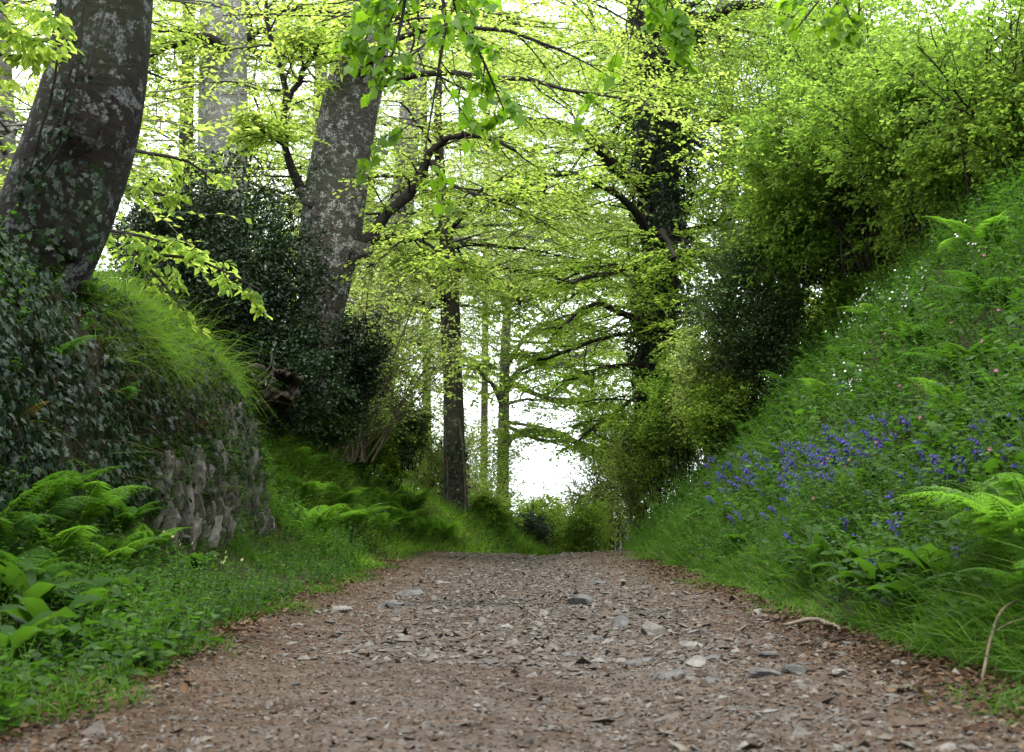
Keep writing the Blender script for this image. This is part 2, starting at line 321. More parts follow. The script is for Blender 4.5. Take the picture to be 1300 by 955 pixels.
def on_bank(side, Y, a, lo=0.0, hi=1.0):
    """a in 0..1 along the arc of the bank profile (the first nine points) -> position, outward normal"""
    K = keys(side, Y)[:, :9]
    seg = np.linalg.norm(np.diff(K, axis=1), axis=2); cum = np.concatenate([np.zeros((len(K), 1)), np.cumsum(seg, 1)], 1)
    s = (lo + (hi - lo) * a) * cum[:, -1]
    i = np.clip((s[:, None] >= cum).sum(1) - 1, 0, 7); j = np.arange(len(K))
    t = (s - cum[j, i]) / np.maximum(seg[j, i], 1e-6)
    A, B = K[j, i], K[j, i + 1]; q = A * (1 - t)[:, None] + B * t[:, None]; d = nrm(B - A)
    if side == 'L':
        X = edgeL(Y) - q[:, 0]; Nn = np.stack([d[:, 1], 0 * d[:, 0], d[:, 0]], 1)
    else:
        X = edgeR(Y) + q[:, 0]; Nn = np.stack([-d[:, 1], 0 * d[:, 0], d[:, 0]], 1)
    z = base(Y) + q[:, 1]
    P = np.stack([X, Y, z], 1)
    fade = np.clip(q[:, 0] / .5, 0, 1)
    return P + Nn * (lump(X, Y, z) * fade)[:, None], Nn
def height(X, Y):
    """ground height at one place (no lumps)"""
    X = float(X); Y = float(Y); l, r = float(edgeL(Y)), float(edgeR(Y)); b = float(base(Y))
    if X < l: k = keys('L', Y)[0]; return b + float(np.interp(l - X, k[:, 0], k[:, 1]))
    if X > r: k = keys('R', Y)[0]; return b + float(np.interp(X - r, k[:, 0], k[:, 1]))
    return b
def hit(px, py, y0=3.0, y1=45.0):
    """where the view ray of a photo point meets the ground"""
    for Y in np.arange(y0, y1, .04):
        p = at(px, py, Y)
        if p[2] <= height(p[0], Y): return p
    return at(px, py, y1)

def sheet_ground():
    Ys = np.r_[-60, -30, -15, np.arange(-6, 34, .16), np.arange(34, 70, 1.5), 80, 110, 160, 250, 400, 700]
    n = len(Ys); cols = []
    for side in 'LR':
        K = keys(side, Ys); sub = []
        for i in range(9):
            m = 5
            for t in np.arange(m) / m: sub.append((K[:, i] * (1 - t) + K[:, i + 1] * t))
        sub.append(K[:, 9])
        far = [12, 25, 60, 150, 400]
        for f in far: sub.append(np.stack([np.full(n, f), K[:, 9, 1]], 1))
        S = np.stack(sub, 1)
        e = edgeL(Ys) if side == 'L' else edgeR(Ys); sg = -1 if side == 'L' else 1
        X = e[:, None] + sg * S[..., 0]; Z = base(Ys)[:, None] + S[..., 1]; Yb = np.repeat(Ys[:, None], S.shape[1], 1)
        d = np.gradient(S, axis=1); d = nrm(d); Nx = -sg * d[..., 1]; Nz = d[..., 0]
        lp = lump(X, Yb, Z) * np.clip(S[..., 0] / .5, 0, 1) * (S[..., 0] < 30)
        P = np.stack([X + Nx * lp, Yb, Z + Nz * lp], -1)
        cols.append(P)
    L, Rr = cols
    mid = []
    for t in np.linspace(0, 1, 9)[1:-1]:
        p = L[:, 0] * (1 - t) + Rr[:, 0] * t; p = p.copy(); p[:, 2] -= .06; mid.append(p)
    G = np.concatenate([L[:, ::-1], np.stack(mid, 1), Rr], 1)
    a, b = G.shape[:2]; idx = np.arange(a * b).reshape(a, b)
    Q = np.stack([idx[:-1, :-1], idx[:-1, 1:], idx[1:, 1:], idx[1:, :-1]], -1).reshape(-1, 4)
    mb = MB(); mb.add(G.reshape(-1, 3), None, Q)
    tag(mb.build('ground', M['earth']), 'earth ground and grassy banks either side of the lane', None, None, 'structure')
sheet_ground()

def path_z(X, Y):
    P = np.stack([X, Y, 0 * X], -1)
    w = (X - .1 - shift(Y, 19)) / 1.5
    z = base(Y) + .035 * w**2 - .012 + .018 * vnoise(P, 1.3, 11) + .010 * vnoise(P, 6, 12) + .006 * vnoise(P, 25, 13)
    rut = np.exp(-((X - .35 + .12 * np.sin(Y * .5)) / .28)**2) * .035
    return z - rut
def sheet_path():
    Ys = np.r_[np.arange(-4, 2.6, .3), np.arange(2.6, 12, .028), np.arange(12, 26, .06), np.arange(26, 60, .5)]; nx = 128
    t = np.linspace(0, 1, nx)
    X = (edgeL(Ys) - .18)[:, None] * (1 - t) + (edgeR(Ys) + .15)[:, None] * t
    Yb = np.repeat(Ys[:, None], nx, 1)
    Z = path_z(X, Yb)
    e = np.minimum(t, 1 - t); Z = Z - .12 * np.clip(1 - e / .05, 0, 1)**2
    G = np.stack([X, Yb, Z], -1); idx = np.arange(G.shape[0] * nx).reshape(-1, nx)
    Q = np.stack([idx[:-1, :-1], idx[:-1, 1:], idx[1:, 1:], idx[1:, :-1]], -1).reshape(-1, 4)
    mb = MB(); mb.add(G.reshape(-1, 3), None, Q)
    tag(mb.build('path', M['path']), 'stony brown earth lane running between the banks', None, None, 'structure')
sheet_path()

def logY(N, a, b): return np.exp(R.uniform(math.log(a), math.log(b), N))

# gravel and leaf litter on the lane
def chips(mb, P, s, flat=.45):
    N = len(P)
    t = np.array([[1, 0, 0], [-1, 0, 0], [0, 1, 0], [0, -1, 0], [0, 0, 1], [0, 0, -1.]])
    f = np.array([[0, 2, 4], [2, 1, 4], [1, 3, 4], [3, 0, 4], [2, 0, 5], [1, 2, 5], [3, 1, 5], [0, 3, 5]])
    V = t[None] * R.uniform(.6, 1.2, (N, 6, 1)) + R.normal(size=(N, 6, 3)) * .16
    V *= np.stack([R.uniform(.7, 1.4, N), R.uniform(.5, 1, N), R.uniform(.6, 1.2, N) * flat], 1)[:, None]
    a = R.uniform(0, 6.28, N); c, si = np.cos(a)[:, None], np.sin(a)[:, None]
    tilt = R.normal(size=(N, 1)) * .35
    x, y, z = V[..., 0], V[..., 1], V[..., 2]; z = z + tilt * x
    V = np.stack([x * c - y * si, x * si + y * c, z], -1) * s[:, None, None] + P[:, None]
    mb.add(V.reshape(-1, 3), (f[None] + (np.arange(N) * 6)[:, None, None]).reshape(-1, 3))
def lane_pts(N, a, b, sd=None):
    Y = logY(N, a, b)
    if sd is None:
        t = R.uniform(0.0, 1, N)
    else:
        t = np.clip(R.normal(sd[0], sd[1], N), .0, 1)
    X = edgeL(Y) * (1 - t) + edgeR(Y) * t
    return np.stack([X, Y, path_z(X, Y)], 1)
mb = MB()
P = lane_pts(36000, 3, 24); chips(mb, P + [0, 0, .002], np.exp(R.normal(math.log(.006), .5, len(P))))
P = lane_pts(14000, 5.5, 24, (.52, .2)); chips(mb, P + [0, 0, .004], np.exp(R.normal(math.log(.014), .5, len(P))).clip(.004, .045))
P = lane_pts(2600, 3.2, 9, (.68, .15)); chips(mb, P + [0, 0, .003], np.exp(R.normal(math.log(.011), .55, len(P))).clip(.004, .035))
tag(mb.build('gravel', M['gravel'], smooth=False), 'loose grey and brown stone chips strewn over the lane', 'gravel', None, 'stuff')
mb = MB()
P = lane_pts(62000, 3, 20); tq = (P[:, 0] + 1.36) / 2.98; P = P[R.random(len(P)) < .25 + 3.0 * (tq - .5)**2 + .25 * np.clip(vnoise(P, 1.6, 44), -1, 1)]; k = len(P)
leaves(mb, P + [0, 0, .006], np.c_[R.normal(size=(k, 2)), R.normal(size=k) * .25], np.c_[R.normal(size=(k, 2)) * .35, np.ones(k)], R.uniform(.006, .017, k), 'quad')
e = R.random(9000); Yp = logY(9000, 3.2, 16); sd = R.random(9000) < .5
Xp = np.where(sd, edgeL(Yp) + R.normal(size=9000) * .12, edgeR(Yp) - np.abs(R.normal(size=9000)) * .2)
leaves(mb, np.stack([Xp, Yp, path_z(Xp, Yp) + .015], 1), np.c_[R.normal(size=(9000, 2)), R.normal(size=9000) * .3], np.c_[R.normal(size=(9000, 2)) * .4, np.ones(9000)], R.uniform(.012, .04, 9000), 'oval')
tag(mb.build('leaf_litter', M['litter']), 'brown fallen leaf scraps and bud scales covering the lane', 'leaf litter', None, 'stuff')

# rocks standing out of the lane
def rock_mesh(mb, s, seed, flat):
    n, m = 14, 9
    th = np.arange(n) / n * 2 * np.pi; ph = np.linspace(.12, np.pi - .12, m)
    V = np.stack([np.outer(np.sin(ph), np.cos(th)), np.outer(np.sin(ph), np.sin(th)), np.outer(np.cos(ph), np.ones(n))], -1).reshape(-1, 3)
    r = np.random.default_rng(seed); q = r.normal(size=(9, 3)); q = nrm(q)
    cut = r.uniform(.42, .85, 9)
    for a_, c_ in zip(q, cut):
        d = V @ a_ - c_; V = V - np.clip(d, 0, None)[:, None] * a_
    V = V * (1 + .06 * vnoise(V, 4, seed))[:, None] * [s, s * r.uniform(.55, .9), s * flat]
    idx = np.arange(n * m).reshape(m, n); j = np.roll(np.arange(n), -1)
    Q = np.stack([idx[:-1], idx[1:], idx[1:][:, j], idx[:-1][:, j]], -1).reshape(-1, 4)
    V = np.vstack([V, V[:n].mean(0), V[-n:].mean(0)])
    T = [[i, (i + 1) % n, n * m] for i in range(n)] + [[(m - 1) * n + (i + 1) % n, (m - 1) * n + i, n * m + 1] for i in range(n)]
    mb.add(V, T, Q)
ROCKS = [  # px, py, width px, flatness, material, label
 (826, 806, 44, .5, 'rock_pale', 'pale upright rock standing tallest on the right of the stony rut'),
 (789, 797, 38, .45, 'rock', 'grey pointed rock just left of the tallest pale rock'),
 (885, 846, 40, .4, 'rock_pale', 'cream lumpy rock at the near right of the lane'),
 (905, 838, 34, .3, 'rock', 'small pale rock touching the cream lumpy rock on its right'),
 (884, 822, 46, .2, 'rock_pale', 'flat pale slab half buried behind the cream lumpy rock'),
 (974, 834, 36, .3, 'rock', 'rounded blue grey rock below the curved fallen stick'),
 (972, 860, 46, .3, 'rock', 'blue grey flat rock at the near edge of the lane below the rounded one'),
 (1012, 855, 40, .3, 'rock', 'mottled grey rock between the blue grey flat rock and the whitish one'),
 (1066, 858, 34, .35, 'rock_pale', 'whitish rounded rock nearest the right bank foot'),
 (806, 842, 46, .18, 'rock', 'thin flat dark slab in the middle of the stony rut'),
 (752, 812, 40, .18, 'rock', 'long low slate slab left of the grey pointed rock'),
 (846, 862, 50, .3, 'rock', 'brown grey stone at the near end of the stony rut'),
 (900, 866, 30, .3, 'rock', 'dark squat stone in front of the cream lumpy rock'),
 (720, 835, 26, .3, 'rock', 'small grey stone alone left of the stony rut'),
 (612, 794, 18, .6, 'rock_pale', 'round pale pebble alone on the lane centre'),
 (430, 778, 40, .25, 'rock_pale', 'pale bedrock lump showing on the left wheel track'),
 (520, 757, 50, .16, 'rock', 'broad blue grey bedrock slab across the left wheel track'),
 (500, 770, 46, .14, 'rock', 'low grey bedrock strip in front of the broad slab'),
 (736, 768, 42, .35, 'rock', 'brown grey rock ridge at the middle of the lane beyond the rut'),
 (690, 783, 24, .4, 'rock_pale', 'pale square stone left of the brown rock ridge'),
 (560, 742, 26, .25, 'rock_pale', 'small flat stone beyond the broad bedrock slab'),
 (760, 742, 36, .2, 'rock', 'distant flat slab on the right wheel track'),
 (185, 812, 20, .6, 'rock_pale', 'pale pebble at the left verge of the lane'),
]
for i, (px, py, w, fl, mt, lab) in enumerate(ROCKS):
    Y = H * F / (py - HZ)
    for _ in range(3): Y = (H - float(path_z(np.array((px - 650) * Y / F), np.array(Y)))) * F / (py - HZ)
    p = at(px, py, Y); s = w * Y / F * .5
    mb = MB(); rock_mesh(mb, s, 100 + i, fl * 1.5)
    o = mb.build('rock', M[mt], smooth=False); o.location = (p[0], p[1], p[2] + s * fl * .4); o.rotation_euler = (random.uniform(-.2, .2), random.uniform(-.2, .2), random.uniform(-.5, .5))
    tag(o, lab, 'rock', 'rocks standing out of the lane')

# ------------------------------------------------------------------ vegetation on the banks
def jit(n, a): return R.normal(size=(n, 3)) * a
UP = np.array([0, 0, 1.])
def clumpmask(P, sc, seed, thr):
    return vnoise(P, sc, seed) + R.normal(size=len(P)) * .25 > thr
def grass_on(mb, side, N, y0, y1, lo, hi, L, W, droop, mi=0, out=.5, thr=-.6, seed=20):
    Y = logY(N, y0, y1); P, Nn = on_bank(side, Y, R.random(N), lo, hi)
    k = clumpmask(P, 2.5, seed, thr); P, Nn = P[k], Nn[k]; n = len(P)
    u = nrm(UP * .8 + Nn * out + jit(n, .22)); ln = nrm(Nn * [1, 0, .2] * .8 + jit(n, .6) - UP * .2)
    hm = .78 + .6 * np.clip(vnoise(P, 1.9, seed + 1), -1, 1)
    blades(mb, P - Nn * .02, u, ln, R.uniform(*L, n) * hm, R.uniform(*W, n), R.uniform(*droop, n), mi=mi)
def forbs_on(mb, side, N, y0, y1, lo, hi, Ls=(.15, .42), leaf=(.025, .055), per=12, mi=0, ms=1, tpl='oval', thr=-.5, seed=30):
    Y = logY(N, y0, y1); P, Nn = on_bank(side, Y, R.random(N), lo, hi)
    k = clumpmask(P, 2.2, seed, thr); P, Nn = P[k], Nn[k]; n = len(P)
    L = R.uniform(*Ls, n) * (.8 + .35 * np.clip(vnoise(P, 1.5, seed + 1), -1, 1))
    u = nrm(UP + Nn * .6 + jit(n, .25)); sd = jit(n, .25)
    t = np.linspace(0, 1, 4)[None, :, None]
    S = P[:, None] + L[:, None, None] * (u[:, None] * t + sd[:, None] * t**2)
    V, Q = tubes(S, np.tile(np.array([.0022, .002, .0016, .0008]), (n, 1)), 3); mb.add(V, None, Q, ms)
    tt = np.linspace(.12, 1, per)[None, :, None]
    LP = (P[:, None] + L[:, None, None] * (u[:, None] * tt + sd[:, None] * tt**2)).reshape(-1, 3); m = len(LP)
    az = R.uniform(0, 6.28, m); D = np.stack([np.cos(az), np.sin(az), R.normal(size=m) * .3 + .15], 1)
    Nl = UP + np.repeat(Nn, per, 0) * .5 + jit(m, .35)
    sz = R.uniform(*leaf, m) * np.tile(np.linspace(1.15, .55, per), n)
    leaves(mb, LP, D, Nl, sz, tpl, mi)

def edge_tufts(mb, side, N):
    Y = logY(N, 3.3, 20); off = R.exponential(.11, N); X = edgeL(Y) + off if side == 'L' else edgeR(Y) - off
    q = np.stack([X, Y, 0 * X], 1); k = vnoise(q, 4.5, 91) + .5 * vnoise(q, 1.2, 92) - off * 2.2 > -.15; X, Y = X[k], Y[k]; n = len(X)
    P = np.stack([X, Y, path_z(X, Y)], 1); ln = nrm(np.c_[R.normal(size=(n, 2)), np.zeros(n)])
    blades(mb, P - [0, 0, .01], nrm(UP + jit(n, .35)), ln, R.uniform(.04, .15, n), R.uniform(.004, .008, n), R.uniform(.4, 1.2, n))
# right bank
mb = MB()
grass_on(mb, 'R', 42000, 4.0, 26, .03, .95, (.10, .30), (.004, .009), (.3, 1.0))
grass_on(mb, 'R', 20000, 3.6, 22, .0, .16, (.12, .34), (.005, .011), (.5, 1.2), out=.9, thr=-.9)
grass_on(mb, 'R', 16000, 7, 24, .78, 1.0, (.25, .55), (.005, .011), (.3, .9), thr=-.4, seed=77)
grass_on(mb, 'R', 9000, 4, 20, .0, .85, (.16, .38), (.011, .022), (.4, 1.0), mi=1, thr=.0, seed=61)
edge_tufts(mb, 'R', 9000)
tag(mb.build('grass', [M['grass'], M['strap']]), 'long green grass and strap leaves covering the right bank', 'grass', None, 'stuff')
mb = MB()
forbs_on(mb, 'R', 6000, 4.2, 24, .02, .97, (.15, .45), (.03, .075), 12)
forbs_on(mb, 'R', 1700, 4.5, 20, .05, 1.0, (.2, .5), (.06, .12), 9, 0, 1, 'palm', .1, 66)
forbs_on(mb, 'R', 4200, 4.5, 20, .05, .9, (.2, .5), (.018, .035), 18, 2, 1, 'long', -.2, 41)
forbs_on(mb, 'R', 1500, 4.5, 22, .1, .95, (.35, .7), (.04, .08), 14, 0, 1, 'long', .25, 88)
forbs_on(mb, 'R', 3600, 4.5, 18, .1, .95, (.10, .28), (.05, .10), 6, 3, 1, 'oval', .1, 52)
tag(mb.build('undergrowth', [M['forb'], M['stem'], M['grass'], M['dock']]), 'leafy mixed herbs growing through the right bank grass', 'undergrowth', None, 'stuff')

# left bank
mb = MB()
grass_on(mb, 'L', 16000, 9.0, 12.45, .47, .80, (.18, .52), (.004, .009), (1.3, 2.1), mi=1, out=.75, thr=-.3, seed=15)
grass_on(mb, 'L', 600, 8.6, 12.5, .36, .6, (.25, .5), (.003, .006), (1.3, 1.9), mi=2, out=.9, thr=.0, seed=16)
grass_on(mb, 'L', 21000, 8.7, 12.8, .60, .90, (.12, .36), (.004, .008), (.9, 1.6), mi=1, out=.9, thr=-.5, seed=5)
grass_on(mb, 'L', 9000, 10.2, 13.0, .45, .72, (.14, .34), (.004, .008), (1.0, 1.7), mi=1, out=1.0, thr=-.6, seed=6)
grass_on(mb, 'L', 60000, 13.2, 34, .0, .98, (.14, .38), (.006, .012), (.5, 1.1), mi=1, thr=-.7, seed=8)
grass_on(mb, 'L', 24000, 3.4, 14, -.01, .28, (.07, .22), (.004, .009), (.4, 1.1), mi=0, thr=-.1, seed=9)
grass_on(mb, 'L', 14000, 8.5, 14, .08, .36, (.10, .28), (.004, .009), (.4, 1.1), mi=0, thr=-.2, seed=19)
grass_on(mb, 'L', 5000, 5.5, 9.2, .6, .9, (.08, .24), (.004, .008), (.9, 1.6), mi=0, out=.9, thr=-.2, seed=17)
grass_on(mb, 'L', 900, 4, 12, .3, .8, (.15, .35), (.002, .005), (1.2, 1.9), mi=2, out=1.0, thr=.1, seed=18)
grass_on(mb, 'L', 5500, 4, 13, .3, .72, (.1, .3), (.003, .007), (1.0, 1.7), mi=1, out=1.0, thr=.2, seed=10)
edge_tufts(mb, 'L', 6000)
tag(mb.build('grass', [M['grass'], M['grass_lip'], M['straw']]), 'soft drooping grass over the lip and slopes of the left bank', 'grass', None, 'stuff')
mb = MB()
forbs_on(mb, 'L', 900, 3.4, 7, -.02, .3, (.12, .3), (.04, .09), 7, thr=-.3, seed=35)
forbs_on(mb, 'L', 3000, 3.6, 14, .0, .3, (.1, .28), (.02, .05), 9, thr=-.4)
forbs_on(mb, 'L', 5200, 13, 32, .03, .98, (.15, .45), (.03, .065), 11, thr=-.4)
forbs_on(mb, 'L', 1000, 4, 10, .5, .95, (.15, .35), (.03, .07), 8, thr=-.2)
forbs_on(mb, 'L', 500, 4, 12.5, .3, .65, (.12, .3), (.03, .075), 7, thr=-.1, seed=33)
tag(mb.build('undergrowth', [M['forb'], M['stem']]), 'leafy herbs along the left verge and bank', 'undergrowth', None, 'stuff')
# ivy curtain on the steep left face
def ivy_on_face():
    mb = MB()
    N = 46000; Y = logY(N, 3.6, 13.3); P, Nn = on_bank('L', Y, R.random(N), .27, .80)
    k = clumpmask(P, 2.6, 70, -.62) & ~((Y > 9.6) & (P[:, 2] < .95 + .25 * vnoise(P, 3, 71)) & (R.random(N) < .8)); P, Nn = P[k], Nn[k]; n = len(P)
    D = -UP * .9 + jit(n, .45) + Nn * .15; leaves(mb, P + Nn * R.uniform(.0, .12, (n, 1)), D, Nn + jit(n, .4) + UP * .3, R.uniform(.022, .055, n), 'ivy')
    N = 9000; Y = R.uniform(13.2, 17.5, N); P, Nn = on_bank('L', Y, R.random(N), .42, .95); k = clumpmask(P, 2.0, 72, -.1); P, Nn = P[k], Nn[k]; n = len(P)
    leaves(mb, P + Nn * R.uniform(.02, .3, (n, 1)), -UP * .5 + jit(n, .5), Nn + jit(n, .4) + UP * .3, R.uniform(.028, .055, n), 'ivy')
    N = 260; Y = logY(N, 4, 13); P, Nn = on_bank('L', Y, R.random(N), .5, .8)
    t = np.linspace(0, 1, 8)[None, :, None]; L = R.uniform(.4, 1.2, (N, 1, 1))
    S = P[:, None] + Nn[:, None] * .06 - UP * L * t + np.cumsum(R.normal(size=(N, 8, 3)) * .03, 1) * [1, 1, .3]
    k = S[..., 2].min(1) > .25; S = S[k]
    V, Q = tubes(S, np.full(S.shape[:2], .004), 4); mb.add(V, None, Q, 1)
    tag(mb.build('ivy', [M['ivy'], M['twig_tan']]), 'dark glossy ivy curtain hanging over the steep left bank face', 'ivy', None, 'stuff')
ivy_on_face()

# stone wall of upright slabs at the foot of the left bank
def stone_wall():
    mb = MB(); r = np.random.default_rng(12)
    for k in range(520):
        Yc = 12.9 - 3.3 * r.random()**1.4; a = r.uniform(.20, .405 if Yc > 11.3 else .34)
        P, Nn = on_bank('L', np.array([Yc]), np.array([a]))
        h, w, t = r.uniform(.08, .26), r.uniform(.010, .042), r.uniform(.025, .06)
        lv = [-.5, -.2, .15, .5]; sc = [r.uniform(.15, .6), r.uniform(.7, 1), 1, r.uniform(.4, .9)]; V = []
        sh = np.cumsum(r.normal(size=(4, 2)) * .007, 0)
        for l_, s_, o_ in zip(lv, sc, sh):
            q = np.array([[-t, -w], [t * r.uniform(.5, 1), -w * r.uniform(.4, 1)], [t, w * r.uniform(.4, 1)], [-t, w]]) * s_ + o_ + r.normal(size=(4, 2)) * .004
            V += [[x, y, l_ * h + r.normal() * .008] for x, y in q]
        V = np.array(V); a1, a2, a3 = r.normal() * .26 - .1, r.normal() * .14, r.normal() * .45
        R1 = np.array([[1, 0, 0], [0, math.cos(a1), -math.sin(a1)], [0, math.sin(a1), math.cos(a1)]]); R2 = np.array([[math.cos(a2), 0, math.sin(a2)], [0, 1, 0], [-math.sin(a2), 0, math.cos(a2)]]); R3 = np.array([[math.cos(a3), -math.sin(a3), 0], [math.sin(a3), math.cos(a3), 0], [0, 0, 1]])
        Q = [[k_ * 4 + j, k_ * 4 + (j + 1) % 4, k_ * 4 + 4 + (j + 1) % 4, k_ * 4 + 4 + j] for k_ in range(3) for j in range(4)] + [[3, 2, 1, 0], [12, 13, 14, 15]]
        mb.add(V @ (R3 @ R2 @ R1).T + P[0] + Nn[0] * r.uniform(-.01, .05), None, Q)
    tag(mb.build('stone_wall', M['slate'], smooth=False), 'crumbling wall of thin upright grey slates under the left bank ivy', 'stone wall')
stone_wall()

# ------------------------------------------------------------------ ferns
def frond_mesh(name, L, seed, mat, arch=1.0, width=.30):
    r = np.random.default_rng(seed); mb = MB(); n = 24
    t = np.linspace(0, 1, 40); el = rad(66) - arch * rad(80) * t**1.4
    y = np.cumsum(np.cos(el)) * L / 40; z = np.cumsum(np.sin(el)) * L / 40; x = np.cumsum(r.normal() * .003 + 0 * t) * t
    S = np.stack([x, y, z], 1); S -= S[0]
    V, Q = tubes(S[None, ::3], np.linspace(.0045, .001, 14)[None], 4); mb.add(V, None, Q, 1)
    tp = np.linspace(.16, .985, n); Ps, Ds, Ns, Sz = [], [], [], []
    for i, tt in enumerate(tp):
        p = np.array([np.interp(tt, t, S[:, k]) for k in range(3)]); e = np.interp(tt, t, el)
        T = np.array([0, math.cos(e), math.sin(e)]); Nn = np.array([0, -math.sin(e), math.cos(e)])
        w = L * width * min(1, (tt - .05) * 3.2)**.7 * (1 - tt)**.75 * 1.15 + .008
        for sg in (-1, 1):
            d = nrm(np.array([sg, 0, 0]) * 1.0 + T * .38 - Nn * .12 + r.normal(size=3) * .05)
            m = max(3, int(w / .0105))
            for q in np.linspace(.1, 1, m):
                pp = p + d * w * q - UP * w * .22 * q * q
                for s2 in (-1, 1):
                    sd = np.cross(Nn, d) * s2
                    Ps.append(pp); Ds.append(sd + d * .55 + r.normal(size=3) * .08); Ns.append(Nn + r.normal(size=3) * .12); Sz.append(.17 * w * (1 - q)**.8 + .007)
    leaves(mb, np.array(Ps), np.array(Ds), np.array(Ns), np.minimum(np.array(Sz), .03), 'quad', 0)
    o = mb.build(name, [mat, M['stem']]); C.objects.unlink(o); return o.data
FR = {}
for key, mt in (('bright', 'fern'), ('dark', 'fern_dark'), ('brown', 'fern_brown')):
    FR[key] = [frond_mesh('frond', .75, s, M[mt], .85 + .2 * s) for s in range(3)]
def fern(loc, size, key, label, group=None, n=8, az=None, spread=6.28, tilt=0.0):
    root = empty('fern', loc); tag(root, label, 'fern', group)
    for i in range(n):
        o = bpy.data.objects.new('frond', FR[key][i % 3]); C.objects.link(o); o.parent = root
        a = (i + random.uniform(-.3, .3)) / n * spread + (0 if az is None else az - spread / 2)
        s = size * random.uniform(.75, 1.15)
        o.rotation_euler = (random.uniform(-.15, .2) - tilt, random.uniform(-.15, .15), a - math.pi / 2); o.scale = (s, s, s)
    return root
def fern_px(px, py, *a, **k):
    p = hit(px, py); fern((p[0], p[1], p[2] + .01), *a, **k)
# right foreground ferns
fern(at(1318, 752, 5.1), 1.0, 'bright', 'large bright fern arching over the lane edge at near right', None, 10)
fern(at(1312, 700, 5.6), .8, 'bright', 'tall bright fern just behind the large arching one at near right', None, 9)
fern(at(1345, 800, 4.7), .7, 'dark', 'dark fern at the very right edge beside the bare earth', None, 8)
for (px, py, s, k, lab) in [
 (1205, 300, 1.2, 'bright', 'pale green fern on the top of the right bank against the hedge'),
 (1165, 345, .9, 'brown', 'rust brown old fern hanging high on the right bank'),
 (1085, 470, .7, 'dark', 'dull fern in the middle of the right bank under the white flowers'),
 (1010, 505, .8, 'dark', 'dark fern above the left end of the bluebell drift'),
 (1115, 420, .8, 'bright', 'bright fern halfway up the right bank beside the white flowers'),
 (960, 500, .9, 'bright', 'yellow green fern on the right bank ridge below the ivy bush'),
 (1230, 500, .7, 'dark', 'dark fern above the right end of the bluebell drift'),
 (890, 545, .9, 'bright', 'farthest fern on the right bank near the grey hedge')]:
    fern_px(px, py, s, k, lab)
G3 = 'ferns scattered among the right bank herbs'
for (px, py, s, k) in [(1060, 525, .7, 'bright'), (1180, 455, .7, 'dark'), (1270, 410, .8, 'dark'), (1000, 600, .6, 'dark'), (915, 590, .7, 'bright'), (860, 610, .8, 'dark'), (1120, 640, .55, 'dark'), (1250, 330, .8, 'bright'), (1130, 370, .7, 'bright'), (1040, 450, .8, 'bright'), (1220, 545, .6, 'bright'), (950, 560, .7, 'dark'), (830, 640, .8, 'bright'), (1090, 690, .5, 'dark')]:
    fern_px(px, py, s, k, 'green fern growing among the mixed herbs of the right bank', G3, n=7)
G1 = 'ferns crowding the left verge below the ivy'
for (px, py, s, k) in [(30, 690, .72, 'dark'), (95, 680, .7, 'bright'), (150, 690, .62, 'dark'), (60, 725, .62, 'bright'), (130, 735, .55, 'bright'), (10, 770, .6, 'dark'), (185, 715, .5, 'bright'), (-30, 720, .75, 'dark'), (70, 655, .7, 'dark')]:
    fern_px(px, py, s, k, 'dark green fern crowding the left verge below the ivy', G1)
for (px, py, s, k, lab) in [(60, 470, .45, 'dark', 'small dark fern hanging in the ivy below the massive tree'), (150, 520, .4, 'dark', 'small dark fern in the ivy above the crumbling stones'), (20, 560, .45, 'brown', 'withered brown fern in the ivy at the left edge'), (115, 395, .4, 'dark', 'fern fringe under the lip of the left bank'), (235, 560, .35, 'brown', 'withered brown fern above the crumbling stones')]:
    fern_px(px, py, s, k, lab, n=6)
G2 = 'bright ferns along the foot of the far left bank'
for (px, py, s, k) in [(400, 690, .9, 'bright'), (440, 680, 1.0, 'bright'), (475, 690, 1.0, 'bright'), (505, 680, 1.0, 'bright'), (530, 690, 1.0, 'bright'), (425, 655, .9, 'bright'), (480, 655, 1.0, 'bright'), (385, 640, .8, 'bright'), (560, 690, 1.0, 'bright'), (370, 610, .8, 'bright'), (520, 655, 1.0, 'dark')]:
    fern_px(px, py, s, k, 'bright feathery fern at the foot of the far left bank', G2)

# docks: rosettes of broad leaves
def broad_leaf(mb, L, W, el, az, seed):
    r = np.random.default_rng(seed); n = 7; t = np.linspace(0, 1, n); e = el - 1.3 * t**1.5
    y = np.cumsum(np.cos(e)) * L / n; z = np.cumsum(np.sin(e)) * L / n
    w = W * np.sin(np.pi * np.clip(t * .93 + .05, 0, 1))**.7 + .004
    ru = r.normal(size=n) * .008
    l = np.stack([-w, y, z + .22 * w + ru], 1); c = np.stack([0 * w, y, z], 1); q = np.stack([w, y, z + .22 * w - ru], 1)
    V = np.concatenate([l, c, q]); ca, sa = math.cos(az), math.sin(az)
    V = V @ np.array([[ca, sa, 0], [-sa, ca, 0], [0, 0, 1]])
    Q = [[i, n + i, n + i + 1, i + 1] for i in range(n - 1)] + [[n + i, 2 * n + i, 2 * n + i + 1, n + i + 1] for i in range(n - 1)]
    mb.add(V, None, Q)
def dock(loc, size, label, group=None, n=8):
    root = empty('dock_plant', loc); tag(root, label, 'dock plant', group)
    for i in range(n):
        mb = MB(); broad_leaf(mb, size * random.uniform(.75, 1.2), size * random.uniform(.15, .21), rad(random.uniform(45, 80)), i / n * 6.28 + random.uniform(-.3, .3), random.randint(0, 999))
        mb.build('leaf', M['dock'], root)
